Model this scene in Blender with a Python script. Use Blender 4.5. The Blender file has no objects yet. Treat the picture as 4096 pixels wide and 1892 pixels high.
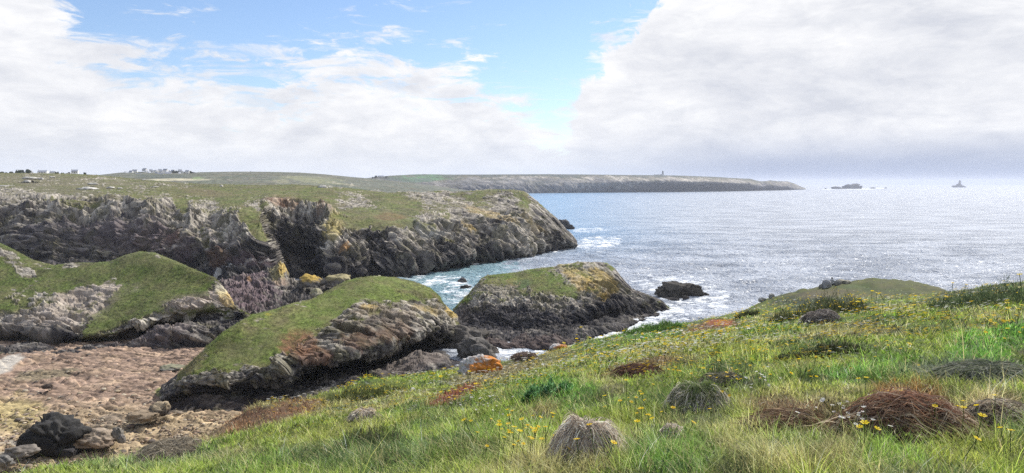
import bpy, math, random
import numpy as np
from mathutils import Vector
random.seed(7); RNG = np.random.default_rng(11)
SC = bpy.context.scene; COL = SC.collection
PI = math.pi
# ------------------------------------------------------------------ camera
F = 2925.0; HOR = 735.0; CAMZ = 46.0
PITCH = math.atan((946-HOR)/F)
cam = bpy.data.objects.new('camera', bpy.data.cameras.new('camera')); COL.objects.link(cam)
cam.location = (0, 0, CAMZ); cam.rotation_euler = (PI/2-PITCH, 0, 0)
cam.data.sensor_width = 36; cam.data.lens = 36*F/4096
cam.data.clip_start = 0.1; cam.data.clip_end = 200000
SC.camera = cam
# ------------------------------------------------------------------ light
SUN_AZ = math.radians(42); SUN_EL = math.radians(44)      # to the right of straight ahead
sd = bpy.data.lights.new('sun', 'SUN'); sd.energy = 2.9; sd.angle = math.radians(6); sd.color = (1, .955, .88)
sun = bpy.data.objects.new('sun', sd); COL.objects.link(sun)
sun_dir = Vector((math.sin(SUN_AZ)*math.cos(SUN_EL), math.cos(SUN_AZ)*math.cos(SUN_EL), math.sin(SUN_EL)))
sun.rotation_euler = sun_dir.to_track_quat('Z', 'Y').to_euler(); sun.location = (0, 0, 300)
SC.view_settings.view_transform = 'Standard'; SC.view_settings.look = 'None'
SC.view_settings.exposure = 0.97; SC.view_settings.gamma = 1
SC.render.engine = 'CYCLES'
SC.cycles.use_denoising = False; SC.cycles.sample_clamp_direct = 1.5; SC.cycles.sample_clamp_indirect = 2.5; SC.cycles.use_adaptive_sampling = False
SC.cycles.max_bounces = 5; SC.cycles.diffuse_bounces = 2; SC.cycles.glossy_bounces = 2
SC.cycles.transmission_bounces = 2; SC.cycles.transparent_max_bounces = 4; SC.cycles.volume_bounces = 1
SC.cycles.caustics_reflective = False; SC.cycles.caustics_refractive = False

class NT:
    """small node-tree builder"""
    def __init__(s, tree): s.t = tree; s.t.nodes.clear()
    def n(s, typ, **kw):
        nd = s.t.nodes.new(typ)
        for k, v in kw.items(): setattr(nd, k, v)
        return nd
    def l(s, a, b): s.t.links.new(a, b)
    def put(s, sock, v):
        if isinstance(v, bpy.types.NodeSocket): s.l(v, sock)
        else: sock.default_value = v
    def m(s, op, a, b=None, c=None, clamp=False):
        nd = s.n('ShaderNodeMath', operation=op, use_clamp=clamp)
        s.put(nd.inputs[0], a)
        if b is not None: s.put(nd.inputs[1], b)
        if c is not None: s.put(nd.inputs[2], c)
        return nd.outputs[0]
    def noise(s, vec, scale, detail=4, rough=.5, dist=0, lac=2):
        nd = s.n('ShaderNodeTexNoise'); s.l(vec, nd.inputs['Vector'])
        nd.inputs['Scale'].default_value = scale; nd.inputs['Detail'].default_value = detail
        nd.inputs['Roughness'].default_value = rough; nd.inputs['Distortion'].default_value = dist
        return nd.outputs['Fac']
    def rng(s, v, a, b, c=0., d=1., smooth=True):
        nd = s.n('ShaderNodeMapRange', interpolation_type='SMOOTHSTEP' if smooth else 'LINEAR')
        s.put(nd.inputs['Value'], v)
        for k, x in (('From Min', a), ('From Max', b), ('To Min', c), ('To Max', d)): s.put(nd.inputs[k], x)
        return nd.outputs['Result']
    def mix(s, f, a, b, blend='MIX'):
        nd = s.n('ShaderNodeMix', data_type='RGBA', blend_type=blend)
        s.put(nd.inputs[0], f); s.put(nd.inputs[6], a); s.put(nd.inputs[7], b)
        return nd.outputs[2]
    def vmap(s, vec, scale=(1, 1, 1), rot=(0, 0, 0), loc=(0, 0, 0)):
        nd = s.n('ShaderNodeMapping'); s.l(vec, nd.inputs[0])
        nd.inputs['Scale'].default_value = scale; nd.inputs['Rotation'].default_value = rot; nd.inputs['Location'].default_value = loc
        return nd.outputs[0]
    def comb(s, x, y, z):
        nd = s.n('ShaderNodeCombineXYZ'); s.put(nd.inputs[0], x); s.put(nd.inputs[1], y); s.put(nd.inputs[2], z)
        return nd.outputs[0]
def C4(c): return (c[0], c[1], c[2], 1)

# ------------------------------------------------------------------ sky with clouds
W = bpy.data.worlds.new('World'); SC.world = W; W.use_nodes = True
b = NT(W.node_tree)
sky = b.n('ShaderNodeTexSky', sky_type='NISHITA', sun_disc=False)
sky.sun_elevation = SUN_EL; sky.sun_rotation = SUN_AZ
sky.air_density = 1.0; sky.dust_density = .3; sky.ozone_density = 1.5
skyc = b.n('ShaderNodeVectorMath', operation='SCALE'); skt = b.mix(1., sky.outputs[0], (.066, .070, .079, 1), 'MULTIPLY'); b.l(skt, skyc.inputs[0]); skyc.inputs['Scale'].default_value = 1
tc = b.n('ShaderNodeTexCoord'); sep = b.n('ShaderNodeSeparateXYZ'); b.l(tc.outputs['Generated'], sep.inputs[0])
X, Y, Z = sep.outputs
az = b.m('ARCTAN2', X, Y); el = b.m('ARCSINE', Z)
azn = b.m('MULTIPLY_ADD', az, 1/1.6, .5)                       # -0.8..0.8 rad -> 0..1
def aof(u): return (math.atan((u-2048)/F)/1.6)+.5
def eof(v): return math.atan((HOR-v)/F)
fc = b.n('ShaderNodeFloatCurve'); b.l(azn, fc.inputs['Value'])
pts = [(-400, -330), (0, -60), (150, 20), (330, 175), (560, 285), (900, 330), (1180, 325), (1350, 250), (1700, 250), (1960, 345), (2120, 440), (2230, 490),
       (2290, 430), (2320, 300), (2400, 190), (2500, 110), (2600, 40), (2700, -140), (3300, -350), (4500, -500)]
cv = fc.mapping.curves[0]
cp = [(aof(u), (eof(v)+.02)*2.5) for u, v in pts]
cp = [(0, cp[0][1])]+cp+[(1, cp[-1][1])]
cv.points[0].location = cp[0]; cv.points[1].location = cp[-1]
for p in cp[1:-1]: cv.points.new(*p)
for p in cv.points: p.handle_type = 'AUTO'
fc.mapping.update()
bound = b.m('MULTIPLY_ADD', fc.outputs[0], .4, -.02)
el2 = b.m('MAXIMUM', el, .0)
# cloud-layer perspective: the lower, the flatter
cvec = b.comb(b.m('MULTIPLY', az, 3.2), b.m('MULTIPLY', el2, 12), 0.0)
cvec2 = b.comb(b.m('MULTIPLY', az, 7.), b.m('MULTIPLY', el2, 8.), 3.7)
nA = b.noise(cvec, 3.4, 10, .66, .5)
nB = b.noise(cvec2, 1.5, 10, .60, .3)
right = b.rng(az, math.atan((2210-2048)/F), math.atan((2420-2048)/F))
nz = b.n('ShaderNodeMix', data_type='FLOAT'); b.l(right, nz.inputs[0]); b.l(nA, nz.inputs[2]); b.l(nB, nz.inputs[3])
amp = b.m('MULTIPLY_ADD', right, -.10, .38)
d = b.m('ADD', b.m('SUBTRACT', bound, el), b.m('MULTIPLY', b.m('SUBTRACT', nz.outputs[0], .5), amp))
soft = b.m('MULTIPLY_ADD', right, -.028, .038)
cl = b.rng(d, b.m('MULTIPLY', soft, -.5), soft)
wis = b.rng(b.m('ADD', b.noise(b.comb(b.m('MULTIPLY', az, 6), b.m('MULTIPLY', el2, 30), 9.2), 1.5, 8, .66, .6), b.m('MULTIPLY', b.m('SUBTRACT', bound, el), 1.2)), .485, .64)
wis = b.m('MULTIPLY', wis, .8)
cl = b.m('MAXIMUM', cl, wis)
hi = b.rng(el, .45, .8); hic = b.rng(b.noise(tc.outputs['Generated'], 2.2, 5, .55), .45, .6)
cl = b.m('MAXIMUM', cl, b.m('MULTIPLY', hi, hic))
# tone of the clouds
sh1 = b.noise(b.comb(b.m('MULTIPLY', az, 3.6), b.m('MULTIPLY', el2, 9), 1.3), 1.5, 9, .62, .5)
sh2 = b.noise(b.comb(b.m('MULTIPLY', az, 8.), b.m('MULTIPLY', el2, 22), 5.1), 1.8, 8, .64, .4)
deep = b.rng(d, .0, .16)                                       # far inside the bank
tone = b.m('ADD', b.m('MULTIPLY', b.m('SUBTRACT', sh1, .5), 2.3), b.m('MULTIPLY', b.m('SUBTRACT', sh2, .5), 1.5))
tone = b.m('ADD', tone, b.m('MULTIPLY_ADD', deep, -.22, .72), clamp=True)
ccol = b.mix(tone, (.355, .368, .405, 1), (.535, .535, .54, 1))
# horizon air: grey lilac low band, bluer to the right
lowL = b.rng(el, .004, .075)
rg = b.rng(az, .0, .35)
hcol = b.mix(rg, (.41, .435, .485, 1), (.155, .195, .295, 1))
band = b.m('MULTIPLY', b.m('SUBTRACT', 1., lowL), b.m('MULTIPLY_ADD', rg, .25, .7))
out = b.mix(cl, skyc.outputs[0], ccol)
out = b.mix(band, out, hcol)
bg = b.n('ShaderNodeBackground'); b.l(out, bg.inputs[0]); bg.inputs[1].default_value = 1.0
wo = b.n('ShaderNodeOutputWorld'); b.l(bg.outputs[0], wo.inputs[0])
W.cycles.sampling_method = 'MANUAL'; W.cycles.sample_map_resolution = 512

# ------------------------------------------------------------------ numpy noise
def _h(i, j, k, s):
    i = i.astype(np.uint32); j = j.astype(np.uint32); k = k.astype(np.uint32)
    with np.errstate(over='ignore'):
        x = i*np.uint32(374761393)+j*np.uint32(668265263)+k*np.uint32(2147483647)+np.uint32((s*974634777+1) & 0xffffffff)
        x = (x ^ (x >> np.uint32(13)))*np.uint32(1274126177)
        x = (x ^ (x >> np.uint32(16)))*np.uint32(2246822519)
        x ^= x >> np.uint32(13)
    return x
def perlin(P, seed=0):
    I = np.floor(P).astype(np.int64); f = (P-I).astype(np.float32); w = f*f*f*(f*(f*6-15)+10)
    r = np.zeros(len(P), np.float32)
    for a in (0, 1):
        wx = w[:, 0] if a else 1-w[:, 0]
        for c in (0, 1):
            wy = w[:, 1] if c else 1-w[:, 1]
            for e in (0, 1):
                wz = w[:, 2] if e else 1-w[:, 2]
                h = _h(I[:, 0]+a, I[:, 1]+c, I[:, 2]+e, seed)
                gx = (h & np.uint32(1023)).astype(np.float32)/511.5-1
                gy = ((h >> np.uint32(10)) & np.uint32(1023)).astype(np.float32)/511.5-1
                gz = ((h >> np.uint32(20)) & np.uint32(1023)).astype(np.float32)/511.5-1
                r += wx*wy*wz*(gx*(f[:, 0]-a)+gy*(f[:, 1]-c)+gz*(f[:, 2]-e))
    return r*1.4
def fbm(P, oct=4, seed=0, gain=.5, lac=2.03):
    r = 0; a = 1.; t = 0
    for o in range(oct):
        r = r+a*perlin(P, seed+o*17); t += a; a *= gain; P = P*lac+13.7
    return r/t*1.6
def ridged(P, oct=4, seed=0, gain=.5, lac=2.1):
    r = 0; a = 1.; t = 0
    for o in range(oct):
        r = r+a*(1-np.abs(perlin(P, seed+o*31))*2.2); t += a; a *= gain; P = P*lac+7.1
    return r/t
def worley(P, seed=0, facet=False):
    """F1, F2 and a random value of the nearest cell"""
    I = np.floor(P).astype(np.int64); n = len(P)
    f1 = np.full(n, 9., np.float32); f2 = np.full(n, 9., np.float32); idv = np.zeros(n, np.float32); fac = np.zeros(n, np.float32)
    for a in (-1, 0, 1):
        for c in (-1, 0, 1):
            for e in (-1, 0, 1):
                J0 = I[:, 0]+a; J1 = I[:, 1]+c; J2 = I[:, 2]+e
                h = _h(J0, J1, J2, seed)
                dx = J0+(h & np.uint32(1023)).astype(np.float32)/1023-P[:, 0]
                dy = J1+((h >> np.uint32(10)) & np.uint32(1023)).astype(np.float32)/1023-P[:, 1]
                dz = J2+((h >> np.uint32(20)) & np.uint32(1023)).astype(np.float32)/1023-P[:, 2]
                dd = (dx*dx+dy*dy+dz*dz).astype(np.float32)
                m = dd < f1
                if facet:
                    g_ = _h(J0, J1, J2, seed+77); gx = (g_ & np.uint32(255)).astype(np.float32)/127.5-1; gy = ((g_ >> np.uint32(8)) & np.uint32(255)).astype(np.float32)/127.5-1; gz = ((g_ >> np.uint32(16)) & np.uint32(255)).astype(np.float32)/127.5-1
                    fac = np.where(m, gx*dx+gy*dy+gz*dz, fac)
                f2 = np.where(m, f1, np.minimum(f2, dd)); idv = np.where(m, ((h >> np.uint32(7)) & np.uint32(1023)).astype(np.float32)/1023, idv)
                f1 = np.where(m, dd, f1)
    if facet: return np.sqrt(f1), np.sqrt(f2), idv, fac
    return np.sqrt(f1), np.sqrt(f2), idv
def sstep(x, a, b_): 
    t = np.clip((x-a)/(b_-a), 0, 1); return t*t*(3-2*t)

# ------------------------------------------------------------------ photo pixel <-> world
cp_, sp_ = math.cos(PITCH), math.sin(PITCH)
def w_from(u, v, Yd):
    u = np.asarray(u, float); v = np.asarray(v, float)
    dx = (u-2048)/F; dy = (946-v)/F
    fy = cp_+dy*sp_; fz = -sp_+dy*cp_
    t = np.asarray(Yd, float)/fy
    return np.stack([dx*t, fy*t, CAMZ+fz*t], -1)
def w_atz(u, v, z):
    u = np.asarray(u, float); v = np.asarray(v, float)
    dy = (946-v)/F; fy = cp_+dy*sp_; fz = -sp_+dy*cp_
    t = (np.asarray(z, float)-CAMZ)/fz
    return np.stack([(u-2048)/F*t, fy*t, CAMZ+fz*t], -1)
def to_px(P):
    x = P[:, 0]; y = P[:, 1]; z = P[:, 2]-CAMZ
    d_ = y*cp_-z*sp_; d_ = np.where(d_ < .05, .05, d_)
    return 2048+F*x/d_, 946-F*(y*sp_+z*cp_)/d_
def pt(u, v, Yd): return w_from(u, v, Yd)

# ------------------------------------------------------------------ object helpers
def tag(o, label=None, cat=None, group=None, kind=None):
    if label: o['label'] = label
    if cat: o['category'] = cat
    if group: o['group'] = group
    if kind: o['kind'] = kind
    return o
def link(name, me, mat=None, parent=None):
    o = bpy.data.objects.new(name, me); COL.objects.link(o)
    if mat is not None and me is not None: me.materials.append(mat)
    if parent is not None: o.parent = parent
    return o
def empty(name, loc, rz=0.):
    o = bpy.data.objects.new(name, None); COL.objects.link(o); o.location = loc; o.rotation_euler = (0, 0, rz); o.empty_display_size = .2
    return o
def np_mesh(name, V, faces, cols=None, smooth=True, attrs=None):
    """faces: list of int arrays (n,3) or (n,4)"""
    me = bpy.data.meshes.new(name)
    V = np.ascontiguousarray(V, np.float32)
    me.vertices.add(len(V)); me.vertices.foreach_set('co', V.ravel())
    loops = np.concatenate([f.ravel() for f in faces]).astype(np.int32)
    cnt = np.concatenate([np.full(len(f), f.shape[1], np.int32) for f in faces])
    st = np.concatenate([[0], np.cumsum(cnt)[:-1]]).astype(np.int32)
    me.loops.add(len(loops)); me.loops.foreach_set('vertex_index', loops)
    me.polygons.add(len(cnt)); me.polygons.foreach_set('loop_start', st)
    me.polygons.foreach_set('use_smooth', np.full(len(cnt), smooth))
    if cols is not None:
        at = me.color_attributes.new('Col', 'FLOAT_COLOR', 'POINT')
        c = np.ones((len(V), 4), np.float32); c[:, :3] = np.clip(cols, 0, 1); at.data.foreach_set('color', c.ravel())
    for k, v in (attrs or {}).items():
        at = me.attributes.new(k, 'FLOAT', 'POINT'); at.data.foreach_set('value', np.asarray(v, np.float32))
    me.update(calc_edges=True)
    return me
def grid_faces(nr, nc, flip=False):
    i = np.arange(nr-1)[:, None]*nc+np.arange(nc-1)[None, :]
    q = np.stack([i, i+1, i+1+nc, i+nc], -1).reshape(-1, 4)
    return q[:, ::-1] if flip else q

# ------------------------------------------------------------------ materials
def new_mat(name):
    m = bpy.data.materials.new(name); m.use_nodes = True
    return m, NT(m.node_tree)
def finish(b, sh, vol=None):
    o = b.n('ShaderNodeOutputMaterial'); b.l(sh, o.inputs[0])
def attr_mat(name, s1, s2, bump, bdist, rough=.92, v1=.35, v2=.35, stretch=(1, 1, 1), rot=(0, 0, 0), spec=.25):
    m, b = new_mat(name)
    a = b.n('ShaderNodeAttribute', attribute_name='Col')
    tcn = b.n('ShaderNodeTexCoord'); vec = b.vmap(tcn.outputs['Object'], stretch, rot)
    n1 = b.noise(vec, s1, 6, .65, .3); n2 = b.noise(vec, s2, 5, .7)
    f = b.m('ADD', b.m('MULTIPLY_ADD', n1, 2*v1, 1-v1), b.m('MULTIPLY_ADD', n2, 2*v2, -v2))
    vm = b.n('ShaderNodeVectorMath', operation='SCALE'); b.l(a.outputs['Color'], vm.inputs[0]); b.l(f, vm.inputs['Scale'])
    p = b.n('ShaderNodeBsdfPrincipled'); b.l(vm.outputs[0], p.inputs['Base Color'])
    p.inputs['Roughness'].default_value = rough; p.inputs['Specular IOR Level'].default_value = spec
    h = b.m('ADD', n1, b.m('MULTIPLY', n2, .4))
    bp = b.n('ShaderNodeBump'); bp.inputs['Strength'].default_value = bump; bp.inputs['Distance'].default_value = bdist
    b.l(h, bp.inputs['Height']); b.l(bp.outputs[0], p.inputs['Normal'])
    finish(b, p.outputs[0]); return m
def plain_mat(name, col, rough=.8, var=.25, scale=3., spec=.3, bump=0):
    m, b = new_mat(name)
    tcn = b.n('ShaderNodeTexCoord'); n1 = b.noise(tcn.outputs['Object'], scale, 5, .6)
    c = b.mix(n1, C4([x*(1-var) for x in col]), C4([min(1, x*(1+var)) for x in col]))
    p = b.n('ShaderNodeBsdfPrincipled'); b.l(c, p.inputs['Base Color']); p.inputs['Roughness'].default_value = rough
    p.inputs['Specular IOR Level'].default_value = spec
    if bump:
        bp = b.n('ShaderNodeBump'); bp.inputs['Strength'].default_value = bump; b.l(n1, bp.inputs['Height']); b.l(bp.outputs[0], p.inputs['Normal'])
    finish(b, p.outputs[0]); return m
def blade_mat(name):
    m, b = new_mat(name)
    a = b.n('ShaderNodeAttribute', attribute_name='Col')
    df = b.n('ShaderNodeBsdfDiffuse'); b.l(a.outputs['Color'], df.inputs[0])
    tr = b.n('ShaderNodeBsdfTranslucent'); b.l(a.outputs['Color'], tr.inputs[0])
    gl = b.n('ShaderNodeBsdfGlossy'); gl.inputs['Roughness'].default_value = .5; gl.inputs[0].default_value = (.9, .95, 1, 1)
    mx = b.n('ShaderNodeMixShader'); mx.inputs[0].default_value = .45; b.l(df.outputs[0], mx.inputs[1]); b.l(tr.outputs[0], mx.inputs[2])
    m2 = b.n('ShaderNodeMixShader'); m2.inputs[0].default_value = .015; b.l(mx.outputs[0], m2.inputs[1]); b.l(gl.outputs[0], m2.inputs[2])
    finish(b, m2.outputs[0]); return m
M_FAR = attr_mat('far_land', .02, .12, .5, 8, v1=.15, v2=.2)
M_CLIFF = attr_mat('cliff_surface', .35, 1.7, .8, .9, v1=.30, v2=.45)
M_STACK = attr_mat('stack_surface', .7, 3.2, .8, .5, v1=.28, v2=.45)
M_COVE = attr_mat('cove_surface', .8, 3.5, .7, .35, v1=.25, v2=.35)
M_SOIL = attr_mat('slope_soil', 2.5, 14, .8, .06, v1=.35, v2=.45)
M_BLADE = blade_mat('grass_blades')
M_ROCK = attr_mat('rock_surface', .9, 4.5, .7, .3, v1=.3, v2=.35)
M_PEB = attr_mat('pebble_surface', 2, 8, .3, .1, v1=.2, v2=.2)

# ------------------------------------------------------------------ rocky landform lofts
GRASS = np.array([.125, .165, .036]); GRASS2 = np.array([.150, .140, .060]); PALE = np.array([.44, .405, .345]); MID = np.array([.135, .122, .112])
DARK = np.array([.017, .016, .019]); LICH = np.array([.52, .36, .09]); RUST = np.array([.20, .105, .060]); PURP = np.array([.15, .105, .115])  # DARK is deepened so the colour carries shadow contrast
OCHRE = np.array([.40, .22, .08])
def ramp(x, xs, cs):
    r = np.empty((len(x), 3))
    for k in range(3): r[:, k] = np.interp(x, xs, [c[k] for c in cs])
    return r
def strata(P, S, k, sc):
    """coordinates stretched k times along S, in units of sc metres"""
    S = np.array(S, float); S /= np.linalg.norm(S)
    al = P@S
    return (P-np.outer(al, S)+np.outer(al, S)/k)/sc
def blobw(U, V, bl, nz):
    u, v, ru, rv, ang = bl
    c, s = math.cos(math.radians(ang)), math.sin(math.radians(ang))
    dx = U-u; dy = V-v; a = (dx*c+dy*s)/ru; e = (-dx*s+dy*c)/rv
    dd = np.sqrt(a*a+e*e)
    return 1-sstep(dd+nz, .75, 1.2)
def loft(rows, zones, ns, nc, smooth_rows=True):
    """rows: ('Y'|'z', [(u,v,d)...]) left to right -> world points of nc columns; rows joined front to back by Catmull-Rom"""
    T = np.linspace(0, 1, nc); R = []
    for kind, pts_ in rows:
        a = np.array(pts_, float); t = (a[:, 0]-a[0, 0])/(a[-1, 0]-a[0, 0])
        if kind == 'w': R.append(np.stack([np.interp(T, np.linspace(0, 1, len(a)) if a.shape[0] == nc else t, a[:, k]) for k in range(3)], -1)); continue
        u = np.interp(T, t, a[:, 0]); v = np.interp(T, t, a[:, 1])
        if kind == 'Y': R.append(w_from(u, v, 1/np.interp(T, t, 1/a[:, 2])))
        else: R.append(w_atz(u, v, np.interp(T, t, a[:, 2])))
    R = np.array(R); n = len(R); out = []; zo = []
    for i in range(n-1):
        p0 = R[max(i-1, 0)]; p1 = R[i]; p2 = R[i+1]; p3 = R[min(i+2, n-1)]
        m1 = (p2-p0)*.5; m2 = (p3-p1)*.5
        L = np.linalg.norm(p2-p1, axis=1, keepdims=True)+1e-6
        for m_ in (m1, m2):
            l = np.linalg.norm(m_, axis=1, keepdims=True)+1e-6; m_ *= np.minimum(1, L*.9/l)
        K = ns[i]
        for s in range(K+(1 if i == n-2 else 0)):
            t = s/K; t2 = t*t; t3 = t2*t
            out.append((2*t3-3*t2+1)*p1+(t3-2*t2+t)*m1+(-2*t3+3*t2)*p2+(t3-t2)*m2)
            zo.append(np.full(nc, zones[i]*(1-t)+zones[i+1]*t))
    return np.array(out), np.array(zo)
def grid_normals(G):
    du = np.gradient(G, axis=1); dv = np.gradient(G, axis=0)
    n = np.cross(dv, du); n /= (np.linalg.norm(n, axis=2, keepdims=True)+1e-9)
    return n
def landform(name, rows, zones, ns, nc, S, scale, mat, blobs=(), amp=1., znoise=.22, pin=None, seed=1, grass=(GRASS, GRASS2), Sfun=None,
             veins=True, dark=DARK, stepk=1.0, ribs=None, poke=.0, tuft=None):
    """zones 1 grass, .6 pale broken rock, .35 mid rock, 0 black rock, also recess shade put into the colour. scale: size of the rock structure in metres"""
    G, Zn = loft(rows, zones, ns, nc)
    nr = len(G); P = G.reshape(-1, 3); N = grid_normals(G).reshape(-1, 3); z = Zn.ravel().copy()
    U, V = to_px(P)
    wn = fbm(P/(scale*1.6), 4, seed)*.55
    wn2 = fbm(P/(scale*.35), 3, seed+3)*.35
    for bl in blobs:
        if bl[5] == 'z':
            w = blobw(U, V, bl[:5], wn+wn2*.5)*bl[7]; z = z*(1-w)+bl[6]*w
    def STR(k, sc):
        a_ = strata(P, S, k, sc)
        if Sfun is None: return a_
        b__ = strata(P, Sfun[0], k, sc); w_ = sstep(U, Sfun[1], Sfun[2])[:, None]
        return None if False else (b__, a_, w_)
    def on(f, k, sc):
        q_ = STR(k, sc)
        if Sfun is None: return f(q_)
        A_ = f(q_[0]); B_ = f(q_[1]); w_ = q_[2][:, 0]
        if isinstance(A_, tuple): return tuple(a*(1-w_)+c_*w_ for a, c_ in zip(A_, B_))
        return A_*(1-w_)+B_*w_
    st = on(lambda q: ridged(q*.9, 4, seed+5), 5., scale); st_f = on(lambda q: ridged(q, 3, seed+9), 6., scale*.22)
    rb = 0.
    if ribs is not None:
        ra_, wl_, k0, k1 = ribs; kk = k0 if Sfun is None else k0+(k1-k0)*sstep(U, Sfun[1], Sfun[2])
        rb = ridged(np.stack([(P[:, 0]*.92+P[:, 1]*.35+kk*P[:, 2])/wl_, P[:, 2]/(wl_*3.5), P[:, 1]/(wl_*3)], -1), 3, seed+88)-.45
    z2 = z+wn*znoise*2.0+wn2*znoise*1.3+(st_f-.5)*znoise*1.0+rb*.22
    if poke:
        pk = sstep(fbm(strata(P, S, 2.5, scale*.30), 4, seed+90)+.45*fbm(P/(scale*2.4)+50, 3, seed+91), .12, .34); z2 = z2-pk*poke*sstep(z2, .5, .8)*(1-sstep(z, 1.04, 1.12)*.6)
    g = sstep(z2, .72, .86)
    rock = 1-g
    big = fbm(P/(scale*3.2), 3, seed+20); f1, f2, idv, fa_ = on(lambda q: worley(q, seed+2, True), 3.6, scale*.52)
    f1b, f2b, idb, fb_ = on(lambda q: worley(q, seed+6, True), 4.2, scale*.17)
    steps = perlin(np.stack([P[:, 2]/(scale*.5)+wn*2, P[:, 0]/(scale*6), P[:, 1]/(scale*6)], -1), seed+40)
    dsp = big*scale*.45*(.45+.55*rock)+rock*((st-.5)*scale*.38+((idv-.5)*.26+fa_*.40)*scale*stepk-(1-sstep(f2-f1, 0, .05))*scale*.10+(st_f-.5)*scale*.10+((idb-.5)*.10+fb_*.20)*scale)
    if ribs is not None: dsp += rb*ribs[0]*(.25+.75*sstep(.98-z, 0, .3))
    f1c, f2c, idc, fc_ = on(lambda q: worley(q, seed+12, True), 3., scale*1.5); dsp += rock*((idc-.5)*.30+fc_*.42)*scale*np.clip(.35+P[:, 2]/4.5, .35, 1.)
    dsp += (1-rock)*(fbm(P/(scale*1.1), 3, seed+52)*scale*.10+fbm(P/(scale*.5), 4, seed+50)*scale*.045+fbm(P/(scale*.12), 3, seed+51)*scale*.022)
    edge = np.ones_like(Zn)
    dsp = dsp*np.clip(.35+P[:, 2]/4.5, .35, 1.)
    if pin is not None: edge = pin(np.linspace(0, 1, nr)[:, None], np.linspace(0, 1, nc)[None, :])*np.ones_like(Zn)
    P2 = P+N*(dsp*amp*edge.ravel())[:, None]
    # colour of what grows or lies there
    rc = ramp(z2+(idb-.5)*.34+(idv-.5)*.16+(st_f-.45)*.22, [-.1, .14, .3, .46, .62, .78], [dark*1.1, dark*2.0, MID*.72, MID*1.25, PALE*.74, PALE*1.05])
    pn = fbm(P/(scale*2.2)+5, 3, seed+70)[:, None]
    rc = rc*(1+.25*pn+.5*(idc-.5)[:, None])*np.array([1.0, .985, .97])
    ms = (sstep(fbm(P/(scale*.7)+31, 4, seed+81)+.25*(st_f-.5), .0, .28)*sstep(z2, .2, .45)*.6)[:, None]; rc = rc*(1-ms)+np.array([.115, .105, .052])*(1+.4*fbm(P/(scale*.12), 2, seed+82))[:, None]*ms
    gm = fbm(P/(scale*1.1)+9, 4, seed+60); gf = fbm(P/(scale*.16), 3, seed+61)
    gc = grass[0]+(grass[1]-grass[0])*np.clip(.45+gm*1.1, 0, 1)[:, None]
    hw = (sstep(fbm(P/(scale*1.9)+77, 4, seed+64)+.3*gf, .08, .38)*.6)[:, None]; gc = gc*(1-hw)+np.array([.085, .078, .040])*hw
    gc = gc*(1+.85*gf+.2*gm)[:, None]
    br = (sstep(.98-z2, 0, .26)*.65)[:, None]; gc = gc*(1-br)+np.array([.135, .11, .06])*(1+.5*gf)[:, None]*br
    col = rc*(1-g)[:, None]+gc*g[:, None]
    # rock colour gets darker along the fine cell edges
    cr = (1-sstep(f2b-f1b, .0, .14))*rock*.6; col *= (1-cr)[:, None]
    for bl in blobs:
        if bl[5] == 'c':
            w = blobw(U, V, bl[:5], wn*1.0+wn2*1.1)*bl[7]*(.35+.65*rock if (len(bl) < 9) else g if bl[8] == 'g' else 1.)
            w = np.clip(w*(.75+1.2*wn2+.3*(idb-.5)), 0, 1)[:, None]
            col = col*(1-w)+np.array(bl[6])*w*(1+.5*(idb-.5))[:, None]
    me = np_mesh(name, P2, [grid_faces(nr, nc, True)], col)
    if tuft:
        w_ = np.where((g > .5) & (V < 1700) & (U > -300), 1., 0.)*np.repeat(np.linalg.norm(np.gradient(G, axis=1), axis=2).ravel()*1., 1); w_ /= w_.sum()
        ii = RNG.choice(len(P2), tuft[0], p=w_); TUFTS.append((name, P2[ii]+RNG.normal(0, .15, (tuft[0], 3))*np.array([1, 1, 0]), col[ii], tuft))
    o = link(name, me, mat); return o

TUFTS = []
def back_row(row, dY, z):
    """hidden rear foot of a landform, behind its skyline"""
    out = []
    for u, v, Yd in row:
        p = w_from(u, v, Yd); out.append((p[0]*(1+dY/Yd*.6), p[1]+dY, z))
    a = np.array(out); return a
def wrow(a, nc):
    t = np.linspace(0, 1, len(a)); return a

# ---- headland across the bay
Bsky = [(-500, 690, 900), (0, 692, 850), (300, 695, 800), (429, 704, 780), (557, 718, 740), (643, 726, 700), (814, 738, 650), (1071, 741, 600), (1185, 737, 580), (1270, 743, 570), (1400, 752, 560), (1480, 763, 550), (1550, 771, 550), (1700, 771, 550), (1800, 768, 545), (1940, 766, 540), (2060, 767, 535), (2095, 772, 532), (2120, 790, 530), (2150, 810, 528), (2190, 848, 527), (2230, 880, 525), (2262, 920, 523), (2290, 945, 522), (2308, 968, 521)]
Bback = [(u, v+30*(u < 1900), y+90*(1 if u < 2000 else .3)) for u, v, y in Bsky]
Bback0 = [(u, v+90, y+160*(1 if u < 2000 else .4)) for u, v, y in Bsky]
Bp = [(-500, 730, 600), (0, 740, 560), (300, 745, 540), (600, 760, 520), (814, 765, 500), (1071, 775, 480), (1300, 790, 480), (1480, 800, 490), (1700, 800, 505), (1940, 800, 515), (2095, 800, 520), (2190, 865, 520), (2308, 970, 520)]
Bbr = [(-500, 830, 400), (0, 800, 400), (200, 800, 400), (400, 790, 405), (600, 800, 410), (760, 830, 400), (850, 850, 385), (960, 850, 375), (1040, 860, 370), (1060, 820, 402), (1120, 800, 430), (1250, 805, 430), (1330, 850, 415), (1450, 880, 400), (1550, 890, 400), (1650, 900, 410), (1760, 880, 430), (1850, 880, 450), (2000, 880, 470), (2095, 850, 490), (2190, 900, 500), (2308, 975, 518)]
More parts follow.
